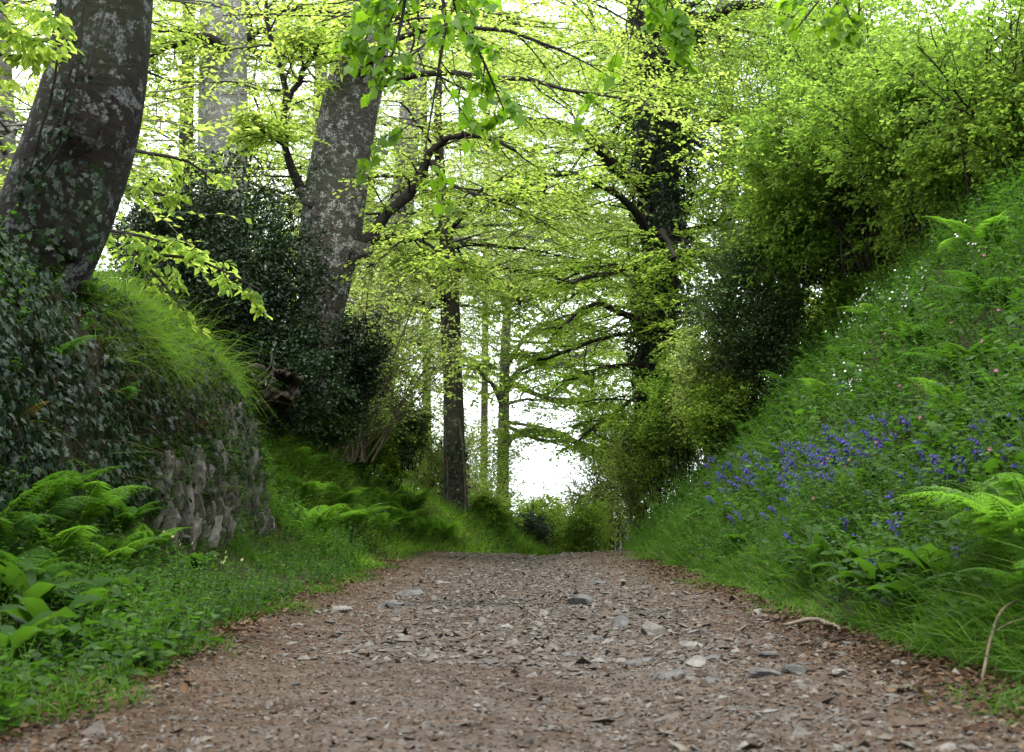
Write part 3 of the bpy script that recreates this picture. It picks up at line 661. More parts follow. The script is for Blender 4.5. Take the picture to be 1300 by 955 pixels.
for (px, py, s, lab) in [
 (60, 830, .22, 'broad leaved dock nearest in the bottom left corner'), (165, 775, .2, 'low dock plant at the lane edge left of the pale pebble'),
 (150, 735, .24, 'yellow green dock standing under the left verge ferns'), (235, 760, .16, 'small dock at the lane edge right of the ferns'), (10, 850, .2, 'dock at the far left edge of the verge'),
 (100, 800, .24, 'upright dock between the corner dock and the ferns on the left verge'), (195, 790, .15, 'small dock closest to the pale pebble on the left verge'), (30, 795, .26, 'tall dock at the left edge below the ferns'), (250, 735, .17, 'dock under the crumbling stone wall at the left verge'), (330, 720, .15, 'far dock at the left lane edge below the end of the stone wall'), (1200, 770, .28, 'broad dock under the right ferns behind the bare stem'), (1090, 750, .28, 'tall upright dock between two docks at the foot of the right bank'), (940, 700, .2, 'farther dock at the right lane edge'),
 (1125, 770, .24, 'drooping dock plant at the foot of the right bank by the stick'), (1160, 790, .22, 'broad dock beneath the large arching fern'),
 (985, 720, .2, 'dock at the right lane edge among long grass'), (1045, 730, .26, 'large dock right of the long grass tuft on the right bank foot'), (1215, 600, .25, 'dock in the right bank above the ferns'),
 (1010, 560, .26, 'dock on the right bank left of the bluebell drift')]:
    p = hit(px, py); dock((p[0], p[1], p[2]), s * 1.4, lab)

# ------------------------------------------------------------------ flowers
def bluebell_proto(seed):
    r = np.random.default_rng(seed); mb = MB()
    t = np.linspace(0, 1, 8); L = r.uniform(.30, .42); S = np.stack([.10 * t**4 * L * 3, 0 * t, L * (t - .22 * t**5)], 1)
    V, Q = tubes(S[None], np.linspace(.0035, .002, 8)[None], 4); mb.add(V, None, Q, 1)
    az = r.uniform(0, 6.28, 5); ln = np.stack([np.cos(az), np.sin(az), 0 * az], 1)
    blades(mb, np.zeros((5, 3)), nrm(UP + ln * .5), ln, r.uniform(.2, .32, 5), r.uniform(.010, .016, 5), .9, n=5)
    body = mb
    fl = MB()
    for i in range(r.integers(6, 10)):
        q = .62 + .38 * i / 9; p = np.array([np.interp(q, t, S[:, k]) for k in range(3)]); a = r.normal() * 1.0; out = np.array([math.cos(a), math.sin(a) * 1., 0])
        c = p + out * .016 - UP * .004; l = .021
        B = np.stack([c, c + out * .006 - UP * l * .5, c + out * .009 - UP * l])[None]
        V, Q = tubes(B, np.array([[.003, .0072, .0085]]), 6); fl.add(V, None, Q)
        for j in range(6):
            b = j / 6 * 6.28; dd = np.array([[math.cos(b), math.sin(b), .25]]); leaves(fl, B[0, 2][None] + dd * .007, dd, np.array([[0, 0, 1.]]) + dd * .1, .009, 'quad')
    return body, fl
BB = []
for s in range(4):
    b, f = bluebell_proto(s)
    o = b.build('bluebell', [M['strap'], M['stem']]); f.build('flower_head', M['bluebell'], o); BB.append(o)
def scatter_px(regs, seed):
    r = np.random.default_rng(seed); out = []
    for (px, py, sx, sy, n) in regs:
        p0 = hit(px, py); dy = .26 * F / p0[1]; py += dy; p0 = hit(px, py); pr = hit(px + sx, py); pd = hit(px, py + sy)
        ly = abs(pr[1] - p0[1]) * .8 + .1; lz = abs(hit(px, py - sy)[2] - pd[2]) / 2 * .8
        for _ in range(n):
            Y = float(np.clip(p0[1] + r.normal() * ly, 4.2, 24)); a0 = np.clip((p0[2] + r.normal() * lz - 0) , .12, 3.4)
            k = keys('R', Y)[0]; d = float(np.interp(a0, k[:, 1], k[:, 0])); X = float(edgeR(Y)) + d
            out.append((X, Y, float(base(Y)) + a0))
    return out
regs = [(1045, 578, 40, 26, 84), (1105, 560, 30, 20, 32), (945, 605, 45, 20, 50), (870, 602, 35, 18, 44), (1250, 572, 50, 20, 20), (1270, 540, 30, 25, 10), (1180, 590, 40, 25, 14), (1010, 640, 60, 25, 14), (1150, 650, 60, 25, 12), (815, 612, 25, 14, 30)]
pts = scatter_px(regs, 5)
for i, p in enumerate(pts[:296]):
    o = BB[i] if i < 4 else copy_tree(BB[i % 4])
    o.location = p; o.rotation_euler = (random.uniform(-.15, .15), random.uniform(-.2, .1), math.pi + random.uniform(-1.3, 1.3)); s = random.uniform(.68, .95) * (1 + .035 * max(0, p[1] - 8)); o.location.z += .012 * max(0, p[1] - 8); o.scale = (s, s, s)
    tag(o, 'violet blue bluebell in the drift along the right bank', 'bluebell', 'bluebells along the right bank')
def small_flower(name, mat, h, size, n, petals=5, heads=3, seed=0):
    r = np.random.default_rng(seed); st = MB(); fl = MB()
    for q in range(heads):
        tip = np.array([r.normal() * .06, r.normal() * .06, h * r.uniform(.7, 1)]); S = np.stack([[0, 0, 0], tip * [.4, .4, .55], tip])[None]
        V, Q = tubes(S, np.array([[.002, .0018, .0012]]), 4); st.add(V, None, Q, 1)
        f = nrm(np.array([r.normal() * .5 - .6, r.normal() * .5 - .5, .8]))
        x = nrm(np.cross(f, [0, .3, 1])); y = np.cross(f, x)
        a = np.arange(petals) / petals * 6.28
        D = np.cos(a)[:, None] * x + np.sin(a)[:, None] * y + .15 * f
        leaves(fl, np.repeat(tip[None], petals, 0), D, np.repeat(f[None], petals, 0), size, 'oval')
    for q in range(n):
        a = r.uniform(0, 6.28); leaves(st, np.array([[0, 0, h * r.uniform(.1, .7)]]), np.array([[math.cos(a), math.sin(a), .3]]), UP[None] + .1, .045, 'long')
    o = st.build(name, [M['forb'], M['stem']]); fl.build('flower_head', mat, o); return o
CP = [small_flower('campion', M['pink'], .42, .013, 8, 5, 1 + s % 2, s) for s in range(3)]
cpx = [(985, 412), (1006, 406), (1020, 405), (1028, 411), (1130, 452), (1118, 447), (1184, 425), (1204, 450), (1258, 428), (1271, 432), (1108, 478), (1112, 470), (1141, 520), (1127, 498), (1240, 496), (1277, 518), (1085, 628), (1080, 600), (1110, 596), (1055, 620), (1140, 577), (1179, 570), (992, 622), (950, 602), (1262, 629), (1203, 694), (1246, 330), (1258, 352), (1220, 388), (1195, 300), (900, 470), (1152, 303), (1240, 358), (878, 560), (866, 566), (1032, 686)]
for i, (px, py) in enumerate(cpx):
    o = CP[i] if i < 3 else copy_tree(CP[i % 3]); p = hit(px, py + 25)
    o.location = p; o.rotation_euler = (random.uniform(-.1, .1), random.uniform(-.25, 0), random.uniform(-.6, .6))
    tag(o, 'pink campion flower dotted among the right bank greenery', 'campion', 'pink campions on the right bank')
SW = [small_flower('stitchwort', M['white'], .36, .012, 8, 5, 2 + s % 3, 20 + s) for s in range(3)]
r9 = np.random.default_rng(9); spx = [(1100 + r9.normal() * 22, 385 + r9.normal() * 22) for _ in range(48)] + [(1085 + r9.normal() * 10, 500 + r9.normal() * 8) for _ in range(10)] + [(1150 + r9.normal() * 20, 395 + r9.normal() * 14) for _ in range(16)] + [(1200 + r9.normal() * 40, 320 + r9.normal() * 12) for _ in range(6)]
for i, (px, py) in enumerate(spx):
    o = SW[i] if i < 3 else copy_tree(SW[i % 3]); p = hit(px, py + 22)
    o.location = p; o.rotation_euler = (0, random.uniform(-.25, 0), random.uniform(-.6, .6))
    tag(o, 'white stitchwort flowers in the patch high on the right bank', 'stitchwort', 'white stitchworts on the right bank')
PR = [small_flower('primrose', M['primrose'], .12, .014, 6, 5, 3, 40 + s) for s in range(2)]
for i, (px, py) in enumerate([(225, 695), (232, 702), (218, 690), (275, 712), (285, 715), (296, 722), (390, 700), (396, 705), (260, 730)]):
    o = PR[i] if i < 2 else copy_tree(PR[i % 2]); p = hit(px, py + 8); o.location = p; o.rotation_euler = (0, 0, random.uniform(-.6, .6))
    tag(o, 'pale yellow primrose on the left verge below the stone wall', 'primrose', 'primroses on the left verge')

# ------------------------------------------------------------------ branching
def spawn(P, rr, K, t0, t1, ang, lenf, n, droop, flat, rmax, lmin=.15, taper=.55, upb=0.0):
    N, m, _ = P.shape
    t = t0 + (t1 - t0) * (np.arange(K)[None] + R.random((N, K))) / K
    x = t * (m - 1); i = np.clip(x.astype(int), 0, m - 2); f = (x - i)[..., None]; j = np.arange(N)[:, None]
    p = P[j, i] * (1 - f) + P[j, i + 1] * f; T = nrm(P[j, i + 1] - P[j, i])
    r0 = rr[j, i] * (1 - f[..., 0]) + rr[j, i + 1] * f[..., 0]
    L = np.linalg.norm(np.diff(P, axis=1), axis=2).sum(1)[:, None]
    L = np.maximum(L * lenf * (1 - taper * t) * R.uniform(.6, 1.35, (N, K)), lmin)
    sd = np.cross(T, UP); sl = np.linalg.norm(sd, axis=-1, keepdims=True)
    sd = np.where(sl < .3, nrm(R.normal(size=sd.shape) * [1, 1, .1]), sd / np.maximum(sl, 1e-6)); un = np.cross(sd, T)
    sg = np.where((np.arange(K) % 2 == 0)[None], 1, -1) * np.ones((N, 1))
    phi = R.normal(size=(N, K)) * flat + upb; a = ang * R.uniform(.7, 1.3, (N, K))
    D = np.cos(a)[..., None] * T + np.sin(a)[..., None] * ((sg * np.cos(phi))[..., None] * sd + np.sin(phi)[..., None] * un)
    s = np.linspace(0, 1, n)
    Q = p[:, :, None] + L[..., None, None] * (D[:, :, None] * s[:, None] - UP * droop * (s**2)[:, None])
    w = np.cumsum(R.normal(size=(N, K, n, 3)), 2) * (L / n)[..., None, None] * .16; w -= w[:, :, :1]
    Q = Q + w * [1, 1, .7]
    rc = np.minimum(r0 * .62, rmax)[..., None] * np.linspace(1, .35, n)
    return Q.reshape(N * K, n, 3), rc.reshape(N * K, n)
def leaf_along(P, M_, t0, size, mb, tpl, ang=.9, nj=.30, droopd=.12, cull=None, tgt=UP):
    N, m, _ = P.shape
    t = t0 + (1 - t0) * (np.arange(M_)[None] + R.random((N, M_))) / M_
    x = t * (m - 1); i = np.clip(x.astype(int), 0, m - 2); f = (x - i)[..., None]; j = np.arange(N)[:, None]
    p = (P[j, i] * (1 - f) + P[j, i + 1] * f).reshape(-1, 3); T = nrm(P[j, i + 1] - P[j, i]).reshape(-1, 3)
    sd = nrm(np.cross(T, UP) + 1e-4); sg = np.where(np.arange(M_) % 2 == 0, 1, -1); sg = np.tile(sg, N)[:, None]
    k = len(p)
    D = T * math.cos(ang) + sd * sg * math.sin(ang) + jit(k, .28) - UP * droopd
    leaves(mb, p + jit(k, .012), D, np.asarray(tgt) + jit(k, nj), np.asarray(size)[0] + R.random(k) * (size[1] - size[0]), tpl)

def tree(name, label, trunk, limbs, auto, lf, bark, K=(14, 9, 12), seed=1, sides=20, group=None, cat='tree', ivy=None, top=None, extra=None, droop=(.22, .12), amp=.05, base_extra=None, spread=.3, azs=None, zdir=(.05, .5)):
    """trunk: points (x,y,z,r); limbs: explicit polylines; auto: (count, z0, z1, len0, len1)"""
    global R
    R = np.random.default_rng(seed)
    T = np.asarray(trunk, float); root = empty(name, T[0, :3]); tag(root, label, cat, group)
    S = resample(T, max(14, int(len(T) * 6)))
    mb = MB(); V, Q, Tc = rough_tube(S[:, :3], S[:, 3], sides, seed, amp, 4); mb.add(V, Tc, Q)
    kn = MB()
    if base_extra: base_extra(mb, kn)
    tr = mb.build('trunk', M[bark], None, loc=T[0, :3]); tr.location = (0, 0, 0); tr.parent = root
    if kn.n: kb = kn.build('burl', M[bark], None, loc=T[0, :3]); kb.location = (0, 0, 0); kb.parent = tr
    allL = [np.asarray(l, float) for l in limbs]
    n_, z0, z1, l0, l1 = auto
    for i in range(n_):
        z = R.uniform(z0, z1); k = int(np.argmin(np.abs(S[:, 2] - z))); p = S[k, :3]; r0 = S[k, 3]
        az = R.uniform(0, 2 * np.pi) if azs is None else R.uniform(*azs)
        L = R.uniform(l0, l1); d = np.array([math.cos(az), math.sin(az), 0]); e = R.uniform(*zdir)
        s = np.linspace(0, 1, 9)[:, None]
        q = p + L * (d * s + UP * (e * s - droop[0] * 1.6 * s**2)); w = np.cumsum(R.normal(size=(9, 3)), 0) * L * .018; w -= w[0]
        q = q + w
        allL.append(np.c_[q, np.linspace(min(r0 * .34, .02 + .008 * L), .006, 9)])
    cr = MB()
    for l in allL:
        l = resample(l, 10, len(l) > 2); P0, r0 = l[None, :, :3], l[None, :, 3]
        jm = np.cumsum(R.normal(size=(1, 10, 3)), 1) * .02; jm -= jm[:, :1]; P0 = P0 + jm
        mb = MB()
        V, Q = tubes(P0, r0, 8); ctr = np.repeat(P0.reshape(-1, 3), 8, 0); V = ctr + (V - ctr) * (1 + .15 * vnoise(V, 12, 3))[:, None]; mb.add(V, None, Q)
        P1, r1 = spawn(P0, r0, K[0], .16, 1, rad(58), .55, 6, droop[1], spread, .014)
        V, Q = tubes(P1, r1, 4); mb.add(V, None, Q)
        P2, r2 = spawn(P1, r1, K[1], .12, 1, rad(52), .52, 4, droop[1] * .8, spread, .004, .3)
        V, Q = tubes(P2, np.maximum(r2, .0014), 3); mb.add(V, None, Q)
        mb_ = mb.build('branch', M['twig'] if bark != 'bark_grey' else M['bark_grey'], None, loc=T[0, :3]); mb_.location = (0, 0, 0); mb_.parent = root
        leaf_along(P2, K[2], .05, lf[1:3], cr, lf[3]); leaf_along(P1, K[2], .3, lf[1:3], cr, lf[3])
    if extra: extra(cr)
    c = cr.build('crown', M[lf[0]], None, loc=T[0, :3]); c.location = (0, 0, 0); c.parent = root
    if ivy:
        ym, nleaf, zlo, zhi, th = ivy
        k = R.integers(0, len(S) - 1, nleaf); f = R.random((nleaf, 1)); c0 = S[k] * (1 - f) + S[k + 1] * f; a = R.uniform(0, 6.28, nleaf)
        o = np.stack([np.cos(a), np.sin(a), 0 * a], 1); keep = (c0[:, 2] > zlo) & (c0[:, 2] < zhi)
        c0, o, a = c0[keep], o[keep], a[keep]; kk = len(o)
        thk = th * (.55 + .6 * np.clip(vnoise(np.c_[c0[:, :2] + o[:, :2] * .5, c0[:, 2]], 3, 5), -1, 1))
        P = c0[:, :3] + o * (c0[:, 3] + np.maximum(thk, .01) * R.random(kk)**.6)[:, None]
        im = MB(); leaves(im, P, -UP * .8 + o * .4 + jit(kk, .4), o + UP * .4 + jit(kk, .4), R.uniform(.04, .075, kk), 'ivy')
        # climbing stems
        ns = 9; aa = R.uniform(0, 6.28, ns); kz = np.linspace(0, len(S) - 1, 14).astype(int)
        B = np.stack([S[kz, :3] + np.stack([np.cos(x + .3 * np.sin(kz * .3)), np.sin(x + .3 * np.sin(kz * .3)), 0 * kz], 1) * (S[kz, 3:4] + .012) for x in aa])
        m_ = (S[kz, 2] < zhi + .6); B = B[:, m_]
        if B.shape[1] > 2:
            V, Q = tubes(B, np.full(B.shape[:2], .009), 4); im.add(V, None, Q, 1)
        iv = im.build('ivy', [M['ivy'], M['twig_tan']], None, loc=T[0, :3]); iv.location = (0, 0, 0); iv.parent = root
    return root
def tpx(Y, rows, dY=None):
    """trunk from photo outline rows (px centre, py, width px) at depth Y"""
    out = []
    for i, r_ in enumerate(rows):
        y = Y + (dY[i] if dY else 0); p = at(r_[0], r_[1], y); out.append([*p, r_[2] * y / F * .5])
    return out
def lpx(Y, rows):
    return [[*at(px, py, Y + dy), w * (Y + dy) / F * .5] for (px, py, dy, w) in rows]

beech = ('beech', .042, .07, 'oval')
# --- big leaning tree at near left, with burl and ivy stems
def burl(mb, kn):
    for (px, py, Y, s, sd) in [(105, 165, 8.55, .155, 1), (88, 158, 8.6, .10, 2)]:
        t = MB(); rock_mesh(t, s, sd, .9); kn.add(np.concatenate(t.V) * [1, .8, 1] + at(px, py, Y), np.concatenate(t.T), np.concatenate(t.Q))
    for (a, b, c, w) in [((70, 270), (84, 310), (92, 335), 60)]:
        P = resample(np.array(lpx(8.9, [(*a, 0, w), (*b, -.15, w * .6), (*c, .05, w * .3)])), 10); V, Q, T = rough_tube(P[:, :3], P[:, 3], 12, 5, .08, 5); mb.add(V, T, Q)
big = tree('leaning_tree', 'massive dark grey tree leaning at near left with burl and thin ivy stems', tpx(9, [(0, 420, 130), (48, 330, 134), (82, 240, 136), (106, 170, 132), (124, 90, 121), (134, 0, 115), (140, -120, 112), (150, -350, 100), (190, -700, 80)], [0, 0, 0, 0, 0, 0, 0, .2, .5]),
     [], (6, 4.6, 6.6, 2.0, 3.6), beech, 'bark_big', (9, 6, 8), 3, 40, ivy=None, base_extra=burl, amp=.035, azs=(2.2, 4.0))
def stems_on_big():
    mb = MB(); rows = [[(18, 285), (40, 215), (70, 120), (82, 40), (86, -40)], [(30, 225), (75, 175), (98, 90), (108, 20), (112, -40)], [(45, 240), (95, 150), (120, 70), (140, 0), (150, -40)], [(60, 195), (85, 120), (90, 30), (84, -30)]]
    for r_ in rows:
        P = resample(np.array([[*at(a, b, 8.42 + .002 * abs(a - 105)), .008] for a, b in r_]), 24); P[:, :3] += np.cumsum(R.normal(size=(24, 3)), 0) * .004
        V, Q = tubes(P[None, :, :3], P[None, :, 3], 5); mb.add(V, None, Q, 1)
        k = (R.random(46)**1.4 * 24).astype(int); q = P[k, :3] + jit(46, .03); leaves(mb, q - [0, .03, 0], jit(46, 1), np.array([0, -1, .3]) + jit(46, .4), R.uniform(.025, .045, 46), 'ivy')
    n = 170; a = R.uniform(0, 1, n); q = np.stack([at(20 + 110 * R.random(), 205 + 120 * R.random(), 8.45 + .1 * R.random()) for _ in range(n)])
    leaves(mb, q, -UP + jit(n, .5), np.array([0.3, -1, .3]) + jit(n, .4), R.uniform(.03, .055, n), 'ivy')
    b0 = np.array(big.location); o = mb.build('ivy', [M['ivy'], M['twig']], None, loc=b0); o.location = (0, 0, 0); o.parent = big
stems_on_big()
# --- straight pale tree
tree('beech_tree', 'straight pale lichen spotted beech rising behind the holly', tpx(22, [(284, 420, 70), (284, 300, 64), (284, 200, 62), (283, 100, 61), (284, 0, 58), (286, -150, 52), (290, -400, 40)]),
     [lpx(22, [(288, 68, -.4, 18), (262, 46, -.5, 11), (225, 50, -.4, 7), (180, 70, -.3, 4)]), lpx(22, [(290, 65, 0, 16), (330, 40, .3, 10), (380, 50, .6, 6), (430, 80, .8, 3)])],
     (12, 7.6, 9.6, 3, 5.5), beech, 'bark_pale', (13, 8, 14), 4, 22, azs=(.1, 3.0))
# --- big forked tree
def knob(mb, kn):
    for (px, py, w, sd) in [(466, 320, 6.5, 3), (384, 246, 5.5, 4), (452, 314, 9, 8), (396, 252, 9, 9)]:
        t = MB(); rock_mesh(t, w * 2 * 16.8 / F, sd, .9); kn.add(np.concatenate(t.V) + at(px, py, 16.75), np.concatenate(t.T), np.concatenate(t.Q))
    P = resample(np.array(lpx(17, [(415, 345, 0, 60), (407, 400, -.1, 46), (402, 450, -.2, 36), (398, 520, -.2, 42)])), 14); V, Q, T = rough_tube(P[:, :3], P[:, 3], 16, 6, .06, 5); mb.add(V, T, Q)
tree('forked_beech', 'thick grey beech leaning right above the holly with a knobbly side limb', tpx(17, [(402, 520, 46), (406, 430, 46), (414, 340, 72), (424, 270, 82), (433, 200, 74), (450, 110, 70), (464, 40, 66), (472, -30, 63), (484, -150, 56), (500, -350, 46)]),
     [lpx(17, [(452, 318, 0, 30), (472, 300, -.1, 16), (492, 272, -.2, 14), (520, 240, -.3, 15), (540, 210, -.4, 13), (556, 180, -.5, 9), (600, 168, -.8, 6), (650, 190, -1, 4)]),
      lpx(17, [(405, 252, 0, 26), (383, 240, -.2, 15), (372, 205, -.3, 10), (364, 165, -.4, 9), (366, 110, -.4, 7), (352, 60, -.5, 6), (345, 0, -.6, 4)]),
      lpx(17, [(366, 185, -.3, 7), (350, 178, -.5, 6), (330, 170, -.9, 4), (315, 158, -1.2, 3)]),
      lpx(17, [(366, 130, -.4, 7), (384, 88, -.5, 6), (400, 60, -.7, 5), (410, 20, -.8, 3)]),
      lpx(17, [(468, 305, -.1, 9), (510, 300, -.5, 5), (560, 310, -1, 4), (600, 318, -1.5, 3)]),
      lpx(17, [(548, 205, -.4, 8), (570, 230, -.6, 5), (620, 250, -.9, 5), (680, 240, -1.2, 4), (690, 228, -1.5, 3)])],
     (6, 5.6, 7.8, 3, 5), beech, 'bark_mid', (12, 9, 12), 5, 26, base_extra=knob, azs=(-1.3, .9))
# --- pale trunk behind it
tree('distant_beech', 'pale slender beech trunk half hidden behind the leaning one', tpx(29, [(478, 520, 40), (488, 420, 38), (500, 330, 34), (512, 240, 30), (520, 150, 27), (528, 50, 25), (535, -60, 22), (545, -200, 16)]), [], (16, 4, 11.5, 3, 6), ('pale', .05, .085, 'oval'), 'bark_grey', (13, 8, 11), 6, 16)
# --- slim dark tree at the bend
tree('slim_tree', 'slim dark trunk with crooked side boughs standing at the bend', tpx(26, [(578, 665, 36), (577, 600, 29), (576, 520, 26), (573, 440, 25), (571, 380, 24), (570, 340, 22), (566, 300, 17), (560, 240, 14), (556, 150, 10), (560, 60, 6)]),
     [lpx(26, [(571, 350, 0, 16), (588, 345, -.3, 8), (610, 352, -.6, 8), (625, 366, -.8, 7), (640, 358, -1, 9), (652, 366, -1.1, 8), (657, 380, -1.2, 4)]),
      lpx(26, [(572, 385, 0, 14), (556, 374, -.3, 10), (548, 362, -.5, 7), (530, 345, -.8, 5), (505, 330, -1, 4)]),
      lpx(26, [(566, 320, 0, 10), (548, 322, -.3, 7), (520, 325, -.6, 6), (500, 318, -1, 5), (494, 305, -1.2, 4)]),
      lpx(26, [(570, 345, 0, 8), (600, 335, .5, 6), (650, 340, 1, 5), (700, 345, 1.5, 4), (740, 360, 2, 3)])],
     (15, 4.0, 9.4, 2.5, 4.6), ('pale', .045, .08, 'oval'), 'bark_dark', (12, 9, 13), 7, 16, ivy=(26, 2200, -1, 1.9, .10))
# --- far grey tree by the gap
tree('grey_tree', 'far grey tree with forked boughs beside the bright gap', tpx(40, [(636, 720, 20), (638, 640, 17), (639, 560, 15), (640, 500, 14), (641, 450, 13), (645, 380, 10), (650, 300, 7)]),
     [lpx(40, [(641, 500, 0, 10), (655, 480, -.5, 8), (675, 465, -1, 7), (700, 460, -1.5, 5), (730, 465, -2, 4)]), lpx(40, [(640, 570, 0, 8), (655, 552, -.5, 6), (672, 545, -1, 4), (700, 548, -1.5, 3)]), lpx(40, [(640, 520, 0, 8), (628, 490, -.5, 6), (605, 470, -1, 5), (580, 465, -2, 3)]), lpx(40, [(641, 470, 0, 8), (665, 430, -.5, 6), (700, 410, -1, 5), (750, 420, -2, 3)]), lpx(40, [(640, 480, 0, 8), (680, 500, -1, 6), (730, 510, -2, 5), (790, 520, -3, 3)]), lpx(40, [(640, 540, 0, 6), (690, 560, -1, 5), (730, 560, -2, 4), (780, 580, -3, 3)])],
     (22, 3, 13, 3, 6.5), ('beech_deep', .065, .11, 'quad'), 'bark_grey', (15, 10, 14), 8, 14)
# --- ivy clad tree on the right
tree('ivy_clad_tree', 'dark ivy clad beech forking high on the right bank', tpx(24, [(832, 580, 56), (835, 480, 46), (838, 380, 44), (840, 280, 44), (838, 180, 46), (836, 110, 48), (840, 60, 34), (850, 0, 30), (862, -120, 26), (870, -300, 20)]),
     [lpx(24, [(834, 120, 0, 30), (818, 70, -.3, 24), (806, 20, -.5, 20), (800, -60, -.6, 15)]), lpx(24, [(842, 110, 0, 26), (868, 80, -.4, 20), (885, 45, -.6, 18), (925, 15, -1, 14), (975, 18, -1.5, 8), (1020, 40, -2, 4)]),
      lpx(24, [(835, 245, 0, 24), (800, 222, -.4, 20), (765, 190, -.8, 16), (740, 165, -1, 13), (700, 150, -1.5, 9), (650, 145, -2, 5)]),
      lpx(24, [(842, 230, 0, 20), (875, 170, -.4, 12), (910, 150, -.8, 10), (950, 165, -1.2, 9), (1000, 195, -1.8, 6), (1040, 215, -2.2, 4)]),
      lpx(24, [(835, 300, 0, 14), (790, 260, -.6, 9), (740, 235, -1.1, 8), (700, 235, -1.6, 6), (660, 255, -2, 4)]),
      lpx(24, [(834, 420, 0, 12), (780, 400, -.6, 7), (745, 390, -1.2, 6), (700, 420, -1.6, 4)]),
      lpx(24, [(838, 340, 0, 12), (800, 340, -.8, 8), (760, 350, -1.5, 6), (720, 365, -2, 4)]), lpx(24, [(842, 340, 0, 12), (870, 320, -.8, 8), (900, 330, -1.5, 6), (930, 350, -2, 4)]),
      lpx(24, [(834, 470, 0, 10), (800, 462, -.5, 6), (755, 470, -1, 5), (700, 490, -1.5, 3)]), lpx(24, [(834, 500, 0, 10), (810, 500, -.5, 6), (780, 515, -1, 4), (745, 545, -1.4, 3)]), lpx(24, [(836, 430, 0, 10), (790, 425, .6, 6), (730, 440, 1.2, 5), (670, 455, 1.6, 3)]),
      lpx(24, [(840, 300, 0, 12), (842, 290, -1, 9), (846, 305, -2, 7), (850, 325, -2.8, 4)]), lpx(24, [(840, 130, 0, 12), (835, 105, -1, 9), (830, 110, -2, 7), (826, 120, -2.8, 4)]),
      lpx(24, [(840, 380, 0, 12), (870, 380, -1, 8), (895, 395, -2, 6), (910, 415, -3, 4)])],
     (16, 4.0, 9.5, 3, 6), ('beech_deep', .045, .08, 'oval'), 'bark_dark', (13, 9, 14), 9, 20, azs=(-.3, 3.4), ivy=(24, 30000, -1, 9.2, .46))
# --- background beeches
BG = [  # px base, Y, width px, lean, leaf, label
 (462, 36, 14, 14, 'pale', 'thin beech in the middle distance behind the coppice stems'),
 (835, 46, 10, -10, 'beech_deep', 'far beech hidden behind the foot of the ivy clad tree'),
 (230, 30, 22, 10, 'beech', 'hidden beech behind the holly left of the straight pale trunk'),
 (395, 33, 20, 15, 'beech', 'hidden beech between the pale trunk and the leaning beech'),
 (612, 56, 9, 10, 'pale', 'farthest pale beech behind the slim dark trunk'),
 (930, 33, 20, -10, 'beech_deep', 'beech behind the hedge right of the ivy clad trunk'),
 (1050, 27, 24, 15, 'haw', 'tree behind the right hedge with fresh green leaves'),
 (20, 20, 30, -20, 'beech', 'beech standing back behind the massive leaning tree'),
 (545, 44, 11, -10, 'beech', 'distant yellow green beech left of the slim trunk')]
for i, (px, Y, w, ln, mt, lab) in enumerate(BG):
    z0 = -(height((px - 650) * Y / F, min(Y, 59)) - H) * F / Y + HZ
    tree('beech_tree', lab, tpx(Y, [(px, z0 + 10, w * 1.2), (px + ln * .3, (z0 + 300) / 2, w), (px + ln * .6, 200, w * .85), (px + ln, 0, w * .7), (px + ln * 1.3, -250, w * .4)]), [], (18, (4.5 if Y > 40 else 1.6) if Y > 30 else 3.0, 1.6 + Y * .33, 3, 6.8), (mt, .065, .11, 'quad'), 'bark_grey' if i % 2 else 'bark_dark', (14, 9, 12), 20 + i, 12, 'beeches standing in the wood behind')

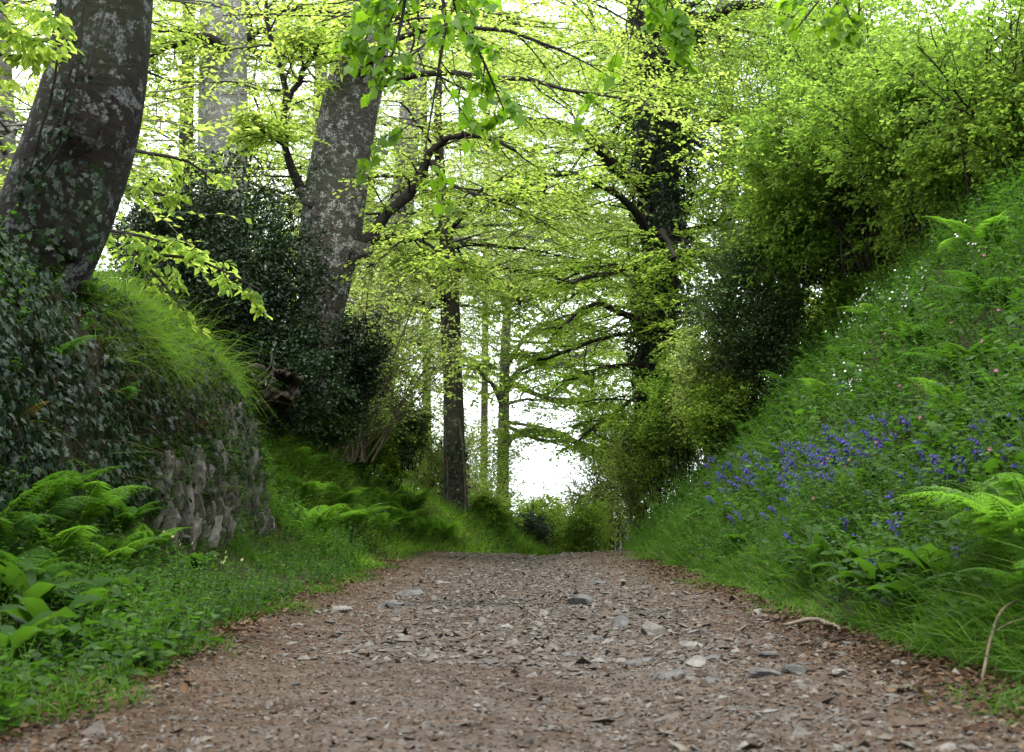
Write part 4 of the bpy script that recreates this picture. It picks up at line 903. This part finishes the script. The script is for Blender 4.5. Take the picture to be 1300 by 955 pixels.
# ------------------------------------------------------------------ bushes
def bush(name, label, c, rx, ry, rz, nst, lf, K, seed, twig='twig', fill=0, group=None, base_z=None, up=.3, droop=.06, cat='bush', nj=.6, straight=False, fillmin=.5, off=(0, 0, 0)):
    global R
    R = np.random.default_rng(seed); c = np.asarray(c, float)
    b = c.copy(); b[2] = base_z if base_z is not None else c[2] - rz
    root = empty(name, b); tag(root, label, cat, group)
    d = nrm(R.normal(size=(nst, 3))); d[:, 2] = np.abs(d[:, 2]) * 1.0 - .15
    tip = c + d * [rx, ry, rz] * R.uniform(.75, 1.05, (nst, 1)); bb = b + np.array(off) + R.normal(size=(nst, 3)) * [.12, .12, 0] * max(rx, .6)
    s = np.linspace(0, 1, 8)[None, :, None]
    L = np.linalg.norm(tip - bb, axis=1)
    P0 = bb[:, None] * (1 - s) + tip[:, None] * s + UP * up * (s * (1 - s)) * L[:, None, None]
    w = np.cumsum(R.normal(size=(nst, 8, 3)), 1) * (.012 if straight else .035); w -= w[:, :1]; P0 = P0 + w
    r0 = np.linspace(1, .3, 8)[None] * R.uniform(.009, .02, (nst, 1)) * (rx / 1.2)**.5
    mb = MB(); V, Q = tubes(P0, r0, 5); mb.add(V, None, Q)
    P1, r1 = spawn(P0, r0, K[0], .2, 1, rad(45), .42, 5, droop, .8, .008)
    V, Q = tubes(P1, r1, 4); mb.add(V, None, Q)
    P2, r2 = spawn(P1, r1, K[1], .12, 1, rad(50), .5, 4, droop, .8, .004, .12)
    V, Q = tubes(P2, np.maximum(r2, .0016), 3); mb.add(V, None, Q)
    o = mb.build('stems', M[twig], None, loc=b); o.location = (0, 0, 0); o.parent = root
    cr = MB()
    leaf_along(P2, K[2], .05, lf[1:3], cr, lf[3], .9, nj); leaf_along(P1, K[2], .15, lf[1:3], cr, lf[3], .9, nj)
    if fill:
        q = nrm(R.normal(size=(fill, 3))) * (fillmin + (1 - fillmin) * R.random((fill, 1)))
        q = c + q * [rx, ry, rz] * (1 + .22 * vnoise(q * 2.0, 2.2, seed)[:, None]); k = vnoise(q, 3.0 / max(rx, .7), seed + 1) > -.35; q = q[k]; m = len(q)
        leaves(cr, q, jit(m, 1) + (q - c) * .4, UP * .5 + nrm(q - c) * .7 + jit(m, .5), R.uniform(lf[1], lf[2], m), lf[3])
    o = cr.build('foliage', M[lf[0]], None, loc=b); o.location = (0, 0, 0); o.parent = root
    return root
hol = ('holly', .03, .052, 'oval')
bush('holly_bush', 'large dark glossy holly between the leaning trunks', at(292, 360, 15.8), 1.0, .9, 1.3, 46, hol, (10, 6, 7), 31, fill=24000, base_z=1.6)
bush('holly_bush', 'lower dark holly skirt under the leaning beech', at(438, 462, 17.2), .42, .55, .62, 24, hol, (8, 5, 7), 32, fill=8000, base_z=1.5)
bush('holly_bush', 'dark holly rising at the left of the large holly behind the bank', at(225, 330, 16), .7, .8, 1.0, 30, hol, (9, 6, 7), 33, fill=9000, base_z=1.8)
bush('holly_bush', 'low dark holly behind the hollow root end', at(345, 475, 15.6), .75, .6, .62, 30, hol, (8, 5, 7), 37, fill=12000, base_z=1.5)
bush('bramble_bush', 'low dark bramble growth on the bank beneath the leaning beech', at(405, 530, 17.3), .6, .5, .42, 26, ('dark_leaf', .03, .055, 'oval'), (8, 5, 7), 38, fill=9000)
bush('evergreen_bush', 'small dark evergreen bush hugging the far left bank', at(515, 545, 21), .36, .5, .6, 20, ('dark_leaf', .03, .05, 'oval'), (7, 5, 6), 34, fill=6000)
bush('ivy_bush', 'dark grey green ivy bush on the right bank ridge', at(955, 395, 19.5), .75, .8, 1.25, 36, ('dark_leaf', .03, .055, 'oval'), (9, 6, 7), 35, fill=15000, base_z=1.6)
bush('coppice_bush', 'sparse yellow leaved coppice with many straight thin stems', at(505, 440, 19.5), 1.15, .9, 1.5, 40, ('pale', .03, .055, 'oval'), (9, 5, 4), 36, 'twig_tan', base_z=1.25, up=-.05, straight=True, off=(-.62, 0, 0))
haw = ('haw', .034, .062, 'oval')
HW = [(1290, 70, 13.6, 1.5, 1.5, 'hawthorn at the far right of the hedge filling the top corner'), (1190, 150, 15.6, 1.35, 1.3, 'dense green hawthorn in the hedge above the pale fern'), (1085, 185, 18, 1.4, 1.4, 'deep green hawthorn in the middle of the right hedge'),
      (1030, 290, 18.5, .95, .9, 'low hawthorn in front of the hedge beside the ivy bush'), (1120, 60, 17.5, 1.4, 1.2, 'tall airy hawthorn rising behind the middle of the hedge'), (985, 250, 22, 1.3, 1.2, 'pale green hawthorn at the far end of the right hedge'), (1250, 215, 14.6, .8, .6, 'low leafy hawthorn shoots on the ridge at far right'), (1000, 90, 22.5, 1.5, 1.4, 'tall thin hawthorn behind the far end of the hedge')]
for i, (px, py, Y, rx, rz, lab) in enumerate(HW):
    p = at(px, py, Y); bush('hawthorn_bush', lab, p, rx, rx, rz, 34 if i in (1, 2, 3, 6) else 26, haw, (12, 8, 9) if i in (1, 2, 3, 6) else (10, 7, 8), 50 + i, fill=8000 if i in (1, 2, 3, 6) else 900, group='hawthorns in the right hedge', base_z=min(p[2] - rz * .8, 3.6), fillmin=.35)
for i, (px, Y, lab) in enumerate([(1290, 13.2, 'low hedge bush on the ridge at the far right edge'), (1215, 14.6, 'low hedge bush on the ridge behind the pale fern'), (1150, 16, 'low hedge bush on the ridge left of the pale fern'), (1085, 17.6, 'low hedge bush on the ridge under the deep green hawthorn'), (1030, 19.2, 'low hedge bush on the ridge right of the ivy bush'), (985, 21, 'low dark hedge bush behind the ivy bush'), (930, 23, 'low hedge bush left of the ivy bush on the ridge')]):
    X = (px - 650) * Y / F; X = max(X, float(edgeR(Y)) + 3.1); z = height(X, Y); bush('hedge_bush', lab, (X + .25, Y, z + .55), .85, .9, .75, 24, ('beech_deep', .034, .06, 'oval'), (9, 6, 7), 150 + i, fill=6000, group='low bushes along the right hedge', base_z=z - .05, fillmin=.35)
pal = ('pale', .03, .055, 'oval')
SB = [(900, 475, 20, .45, .6, 'twiggy pale bush on the right bank before the ivy clad tree', pal), (812, 585, 24, .55, .5, 'pale straw coloured bush beside the end of the right bank', pal), (845, 545, 22.5, .5, .45, 'pale green bush at the foot of the ivy clad trunk', ('beech_deep', .03, .05, 'oval')), (690, 655, 36, .8, .6, 'light green feathery bush in the middle of the bright gap', ('beech', .04, .07, 'oval')), (665, 672, 33, .7, .35, 'dark low hedge bush just over the crest of the lane', hol), (710, 680, 35, .7, .3, 'dark green hedge bush right of the low one over the crest', ('haw', .04, .07, 'oval')),
      (595, 640, 30, .9, .8, 'yellow green bush behind the foot of the slim trunk', pal), (550, 600, 27, .6, .7, 'yellow bush left of the foot of the slim trunk', pal), (775, 545, 31, .85, 1.5, 'light bush closing the right side of the bright gap', ('beech_deep', .035, .06, 'oval')), (752, 640, 31, .45, .5, 'pale low bush at the right end of the bright gap', pal), (620, 655, 27, .4, .4, 'small green bush at the right of the slim trunk foot', ('haw', .035, .06, 'oval')), (740, 665, 29, .5, .35, 'dark shrub at the right end of the lane crest', ('haw', .03, .05, 'oval')),
      (870, 500, 21.5, .5, .7, 'pale green bush standing in front of the ivy clad trunk foot', ('haw', .03, .055, 'oval')), (915, 520, 19.5, .45, .5, 'low pale bush at the left foot of the ivy bush', ('beech_deep', .03, .05, 'oval')),
      (492, 572, 22.5, .55, .5, 'low leafy bush under the coppice on the far left bank', ('beech_deep', .03, .055, 'oval')), (455, 560, 20.5, .5, .45, 'low leafy bush at the foot of the coppice stems', ('haw', .03, .05, 'oval')),
      (560, 560, 34, 1.1, 1.3, 'tall yellow shrub behind the slim trunk at its left', pal), (610, 590, 38, 1.2, 1.3, 'tall yellow green shrub between the slim trunk and the grey tree', ('beech', .04, .07, 'oval')), (480, 560, 25, .8, .9, 'yellow shrub behind the coppice stems on the far bank', ('beech', .035, .06, 'oval')), (805, 570, 33, .8, .9, 'light green shrub behind the ivy clad trunk at its left', ('beech', .04, .07, 'oval'))]
for i, (px, py, Y, rx, rz, lab, lf) in enumerate(SB):
    p = at(px, py, Y); gz = height(p[0], min(Y, 59)) - .05
    bush('shrub', lab, p, rx, rx, rz, 26, lf, (9, 6, 6), 70 + i, 'twig_tan' if lf is pal else 'twig', fill=1500 if lf is pal else 4000, base_z=min(gz, p[2] - rz * .6))

# ------------------------------------------------------------------ hanging sprays near the camera
def spray(name, label, limbs, lf, K, seed, flat=.3, droop=.25, twig='twig', nj=.5):
    global R
    R = np.random.default_rng(seed); b = np.array(limbs[0][0][:3]); root = empty(name, b); tag(root, label, 'branch')
    tw = MB(); cr = MB()
    for l in limbs:
        l = resample(np.array(l), 10); P0, r0 = l[None, :, :3], l[None, :, 3]; V, Q = tubes(P0, r0, 6); tw.add(V, None, Q)
        Ln = float(np.linalg.norm(np.diff(l[:, :3], axis=0), axis=1).sum()); P1, r1 = spawn(P0, r0, K[0], .15 if Ln < 2 else 1 - 1.15 / Ln, 1, rad(50), .32 if Ln < 2 else .42 / Ln, 5, droop, flat, .006, taper=.55 if Ln < 2 else .1); V, Q = tubes(P1, r1, 4); tw.add(V, None, Q)
        if K[1]:
            P2, r2 = spawn(P1, r1, K[1], .2, 1, rad(50), .45, 4, droop, flat, .003, .08); V, Q = tubes(P2, np.maximum(r2, .0015), 3); tw.add(V, None, Q)
            leaf_along(P2, K[2], .2, lf[1:3], cr, lf[3], .8, nj, .35)
        leaf_along(P1, K[2], .3, lf[1:3], cr, lf[3], .8, nj, .35)
    o = tw.build('twigs', M[twig], None, loc=b); o.location = (0, 0, 0); o.parent = root
    o = cr.build('foliage', M[lf[0]], None, loc=b); o.location = (0, 0, 0); o.parent = root
syc = ('syc', .042, .08, 'palm')
spray('hanging_branch', 'sycamore branch with large lobed leaves hanging down at top centre',
      [lpx(7.5, [(380, -1100, .6, 22), (470, -560, .3, 13), (540, -160, 0, 8), (562, -60, 0, 6), (566, 40, 0, 5), (556, 120, 0, 4), (540, 190, 0, 2)]), lpx(7.5, [(562, -60, 0, 6), (585, 30, .2, 5), (610, 70, .2, 4), (640, 140, .3, 2)]), lpx(7.5, [(540, -160, 0, 6), (520, -40, -.2, 5), (505, 50, -.2, 4), (480, 110, -.3, 2)]), lpx(7.5, [(520, -60, 0, 4), (480, 0, -.2, 3), (462, 60, -.2, 2)])],
      syc, (8, 3, 4), 90, nj=.7)
spray('hanging_branch', 'blurred sycamore sprig hanging at the top right of centre', [lpx(6.5, [(960, -1300, .6, 22), (890, -600, .3, 12), (840, -120, 0, 6), (828, -40, 0, 4), (815, 10, 0, 3), (800, 50, 0, 2)]), lpx(6.5, [(840, -120, 0, 5), (850, -20, .1, 3), (838, 40, .1, 2)])], syc, (6, 3, 4), 91, nj=.7)
spray('hanging_branch', 'leafy branch end reaching down at the top right before the hedge', [lpx(7, [(1420, -1000, .6, 22), (1260, -480, .3, 13), (1150, -160, 0, 7), (1090, -60, 0, 5), (1060, 0, 0, 4), (1010, 38, 0, 2)]), lpx(7, [(1090, -60, 0, 4), (1070, -10, 0, 3), (1080, 25, 0, 2)])], syc, (5, 3, 3), 92, nj=.7)
spray('hanging_branch', 'sunlit beech sprays hanging in the top left corner', [lpx(8, [(-140, -60, 0, 10), (-40, -10, 0, 7), (30, 10, 0, 4), (75, 20, 0, 2)]), lpx(8, [(-140, -30, .2, 8), (-40, 30, .2, 5), (30, 45, .2, 3), (60, 62, .2, 2)]), lpx(8, [(-140, 90, .4, 8), (-40, 70, .4, 5), (40, 72, .4, 3)])], ('beech', .045, .07, 'oval'), (10, 4, 6), 93)
spray('beech_spray', 'low bright beech spray reaching out over the dark holly', [lpx(11.5, [(120, 300, 0, 7), (185, 322, -.1, 5), (250, 330, -.2, 4), (330, 368, -.3, 2)]), lpx(11.5, [(150, 310, 0, 5), (200, 352, -.2, 4), (245, 410, -.3, 2)]), lpx(11.5, [(120, 290, 0, 5), (180, 300, -.2, 4), (240, 318, -.2, 2)])], ('beech', .055, .085, 'oval'), (9, 3, 6), 94, droop=.15)
spray('beech_spray', 'small beech sprays against the sky right of the massive tree', [lpx(13, [(120, 180, .5, 8), (190, 195, 0, 5), (240, 205, 0, 4), (275, 235, 0, 2)]), lpx(13, [(120, 230, .5, 8), (175, 240, 0, 5), (215, 250, 0, 3)])], ('beech', .05, .08, 'oval'), (9, 4, 6), 95, droop=.15)

# ------------------------------------------------------------------ hollow log, sticks
R = np.random.default_rng(55)
def hollow_log():
    b = at(360, 488, 14.2); root = empty('hollow_log', b); tag(root, 'hollow broken root end with curled bark rim jutting from the left bank', 'log')
    n, m = 60, 9; mb = MB()
    a = np.linspace(.35, 2 * np.pi - .1, n)            # an open C-shaped shell, facing the lane
    s = np.linspace(0, 1, m)
    ax = nrm(np.array([.25, -.95, .05])); x = nrm(np.cross(ax, UP)); y = np.cross(x, ax)
    rr = .16 * (1 + .16 * np.sin(2 * a + 1) + .08 * np.sin(5 * a) + .05 * np.sin(11 * a))
    def ring(sc, off, lip=0): return np.stack([b + ax * off_ + (np.cos(a) * rr * sc_ * .82)[:, None] * x + (np.sin(a) * rr * sc_)[:, None] * y for sc_, off_ in zip(sc, off)])
    outer = ring(1 + .25 * (1 - s), -.8 + .82 * s); lip = ring([1.08, .98, .84], [.05, .08, .03]); inner = ring(.72 - .70 * s, .0 - .35 * s)
    G = np.concatenate([outer, lip, inner]); G += (vnoise(G.reshape(-1, 3), 14, 2) * .03 + vnoise(G.reshape(-1, 3), 60, 3) * .012).reshape(G.shape[:2])[..., None]; G[6:14] += (ax * (.05 * np.sin(3 * a + .5) + .03 * np.sin(9 * a))[:, None])[None]
    k = G.shape[0]; idx = np.arange(k * n).reshape(k, n)
    Q = np.stack([idx[:-1, :-1], idx[:-1, 1:], idx[1:, 1:], idx[1:, :-1]], -1).reshape(-1, 4); mb.add(G.reshape(-1, 3), None, Q)
    o = mb.build('bark_shell', M['log'], None, loc=b); o.location = (0, 0, 0); o.parent = root
    for rows in [[(345, 445, -.2, 2.5), (343, 465, -.3, 2.5), (330, 478, -.35, 2), (316, 483, -.3, 1.5)], [(346, 450, -.2, 2.5), (346, 480, -.3, 2), (338, 495, -.35, 2), (326, 498, -.3, 1.5)], [(316, 470, -.1, 9), (324, 466, -.2, 11), (334, 468, -.1, 8)]]:
        P = resample(np.array(lpx(14.2, rows)), 14); mb = MB(); V, Q, T = rough_tube(P[:, :3], P[:, 3], 7, 3, .12, 20); mb.add(V, T, Q)
        o = mb.build('root', M['log'], None, loc=b); o.location = (0, 0, 0); o.parent = root
hollow_log()
def stick(label, pts, w, mat='deadwood', side=None):
    P = []
    for (px, py, dz) in pts:
        p = hit(px, py); p[2] = max(p[2], float(path_z(np.array(p[0]), np.array(p[1]))) if p[0] < float(edgeR(p[1])) else p[2]) + dz; P.append([*p, w * p[1] / F * .5])
    P = np.array(P); P[-1, 3] *= .5; P[0, 3] *= .8
    S = resample(P, 16); S[:, :3] += np.cumsum(R.normal(size=(16, 3)), 0) * .003
    mb = MB(); V, Q, T = rough_tube(S[:, :3], S[:, 3], 8, int(w), .15, 18); mb.add(V, T, Q)
    if side:
        k = S[8]; q = np.array([k[:3], k[:3] + np.array(side) * .5 + [0, 0, .01], k[:3] + np.array(side)]); V, Q = tubes(q[None], np.array([[k[3] * .6, k[3] * .5, k[3] * .25]]), 6); mb.add(V, None, Q)
    tag(mb.build('fallen_stick', M[mat]), label, 'stick', 'sticks lying at the lane edges')
stick('thick curved broken stick on the lane below the right bank', [(992, 799, .015), (1020, 797, .025), (1042, 800, .025), (1060, 810, .01)], 6.5, side=(-.03, -.09, 0))
stick('short pale stick at the right lane edge under the grass', [(988, 777, .01), (1003, 772, .015), (1015, 767, .02)], 6)
stick('thin dark twig between the curved stick and the dock', [(1062, 800, .01), (1075, 790, .012), (1085, 782, .02)], 4, 'twig')
stick('long thin stick at the bottom right below the dock', [(1010, 822, .008), (1060, 818, .01), (1110, 815, .012), (1170, 830, .015)], 4, 'twig')
stick('long brown branch lying along the bare earth at bottom right', [(1160, 856, .02), (1210, 842, .03), (1260, 834, .03), (1330, 826, .04)], 6, 'twig')
stick('pale bent stick nearest the bottom right corner', [(1200, 843, .03), (1240, 845, .04), (1275, 858, .04), (1320, 860, .03)], 7)
stick('grey twig at the left verge beneath the stone wall', [(315, 748, .012), (335, 745, .02), (350, 742, .015)], 4)
def arch():
    P = resample(np.array([[*at(1247, 862, 4.55), .006], [*at(1258, 810, 4.6), .006], [*at(1272, 775, 4.65), .005], [*at(1300, 758, 4.75), .004]]), 14); mb = MB(); V, Q = tubes(P[None, :, :3], P[None, :, 3], 6); mb.add(V, None, Q)
    P = resample(np.array([[*at(1266, 800, 4.62), .004], [*at(1285, 790, 4.6), .0035], [*at(1310, 782, 4.6), .002]]), 8); V, Q = tubes(P[None, :, :3], P[None, :, 3], 5); mb.add(V, None, Q)
    tag(mb.build('bramble', M['deadwood']), 'bare arching bramble stem rooted in the earth under the arching fern', 'bramble')
arch()

# ------------------------------------------------------------------ light, sky, camera
sc = bpy.context.scene
w = bpy.data.worlds.new('World'); sc.world = w; w.use_nodes = True
nt = w.node_tree; nt.nodes.clear(); nd, lk = nt.nodes, nt.links
SE, SR = rad(64), rad(-172)
sky = nd.new('ShaderNodeTexSky'); sky.sky_type = 'NISHITA'; sky.sun_disc = False; sky.sun_elevation = SE; sky.sun_rotation = SR; sky.dust_density = 2
tc = nd.new('ShaderNodeTexCoord'); nz = nd.new('ShaderNodeTexNoise'); nz.inputs['Scale'].default_value = 2.5; nz.inputs['Detail'].default_value = 6; lk.new(tc.outputs['Generated'], nz.inputs['Vector'])
cl = ramp(nd, [(.35, (27, 30, 32)), (.65, (36, 36.8, 37.2))]); lk.new(nz.outputs['Fac'], cl.inputs[0])
mx = nd.new('ShaderNodeMix'); mx.data_type = 'RGBA'; mx.inputs[0].default_value = .85; lk.new(sky.outputs[0], mx.inputs[6]); lk.new(cl.outputs[0], mx.inputs[7])
bg = nd.new('ShaderNodeBackground'); bg.inputs['Strength'].default_value = .12; lk.new(mx.outputs[2], bg.inputs[0])
out = nd.new('ShaderNodeOutputWorld'); lk.new(bg.outputs[0], out.inputs[0])
L = bpy.data.lights.new('sun', 'SUN'); L.energy = 4.5; L.angle = rad(10); L.color = (1, .95, .86)
lo = bpy.data.objects.new('sun', L); C.objects.link(lo)
# sun stands to the left and ahead; sun_rotation is measured from +Y towards +X
import mathutils
dirv = mathutils.Vector((math.sin(SR) * math.cos(SE), math.cos(SR) * math.cos(SE), math.sin(SE)))
lo.rotation_euler = dirv.to_track_quat('Z', 'Y').to_euler(); lo.location = dirv * 60
cam = bpy.data.cameras.new('camera'); co = bpy.data.objects.new('camera', cam); C.objects.link(co)
co.location = (0, 0, H); co.rotation_euler = (rad(90), 0, 0)
cam.sensor_width = 36; cam.lens = F * 36 / 1300; cam.shift_y = (HZ - 477.5) / 1300; cam.clip_start = .05; cam.clip_end = 2000
cam.dof.use_dof = True; cam.dof.focus_distance = 11.5; cam.dof.aperture_fstop = 6.3
sc.camera = co
sc.view_settings.view_transform = 'Standard'; sc.view_settings.look = 'None'; sc.view_settings.exposure = 0; sc.view_settings.gamma = 1
sc.render.engine = 'CYCLES'
sc.cycles.max_bounces = 7; sc.cycles.diffuse_bounces = 5; sc.cycles.glossy_bounces = 2; sc.cycles.transmission_bounces = 5
sc.cycles.use_denoising = True; sc.cycles.sample_clamp_indirect = 6
sc.cycles.caustics_reflective = False; sc.cycles.caustics_refractive = False
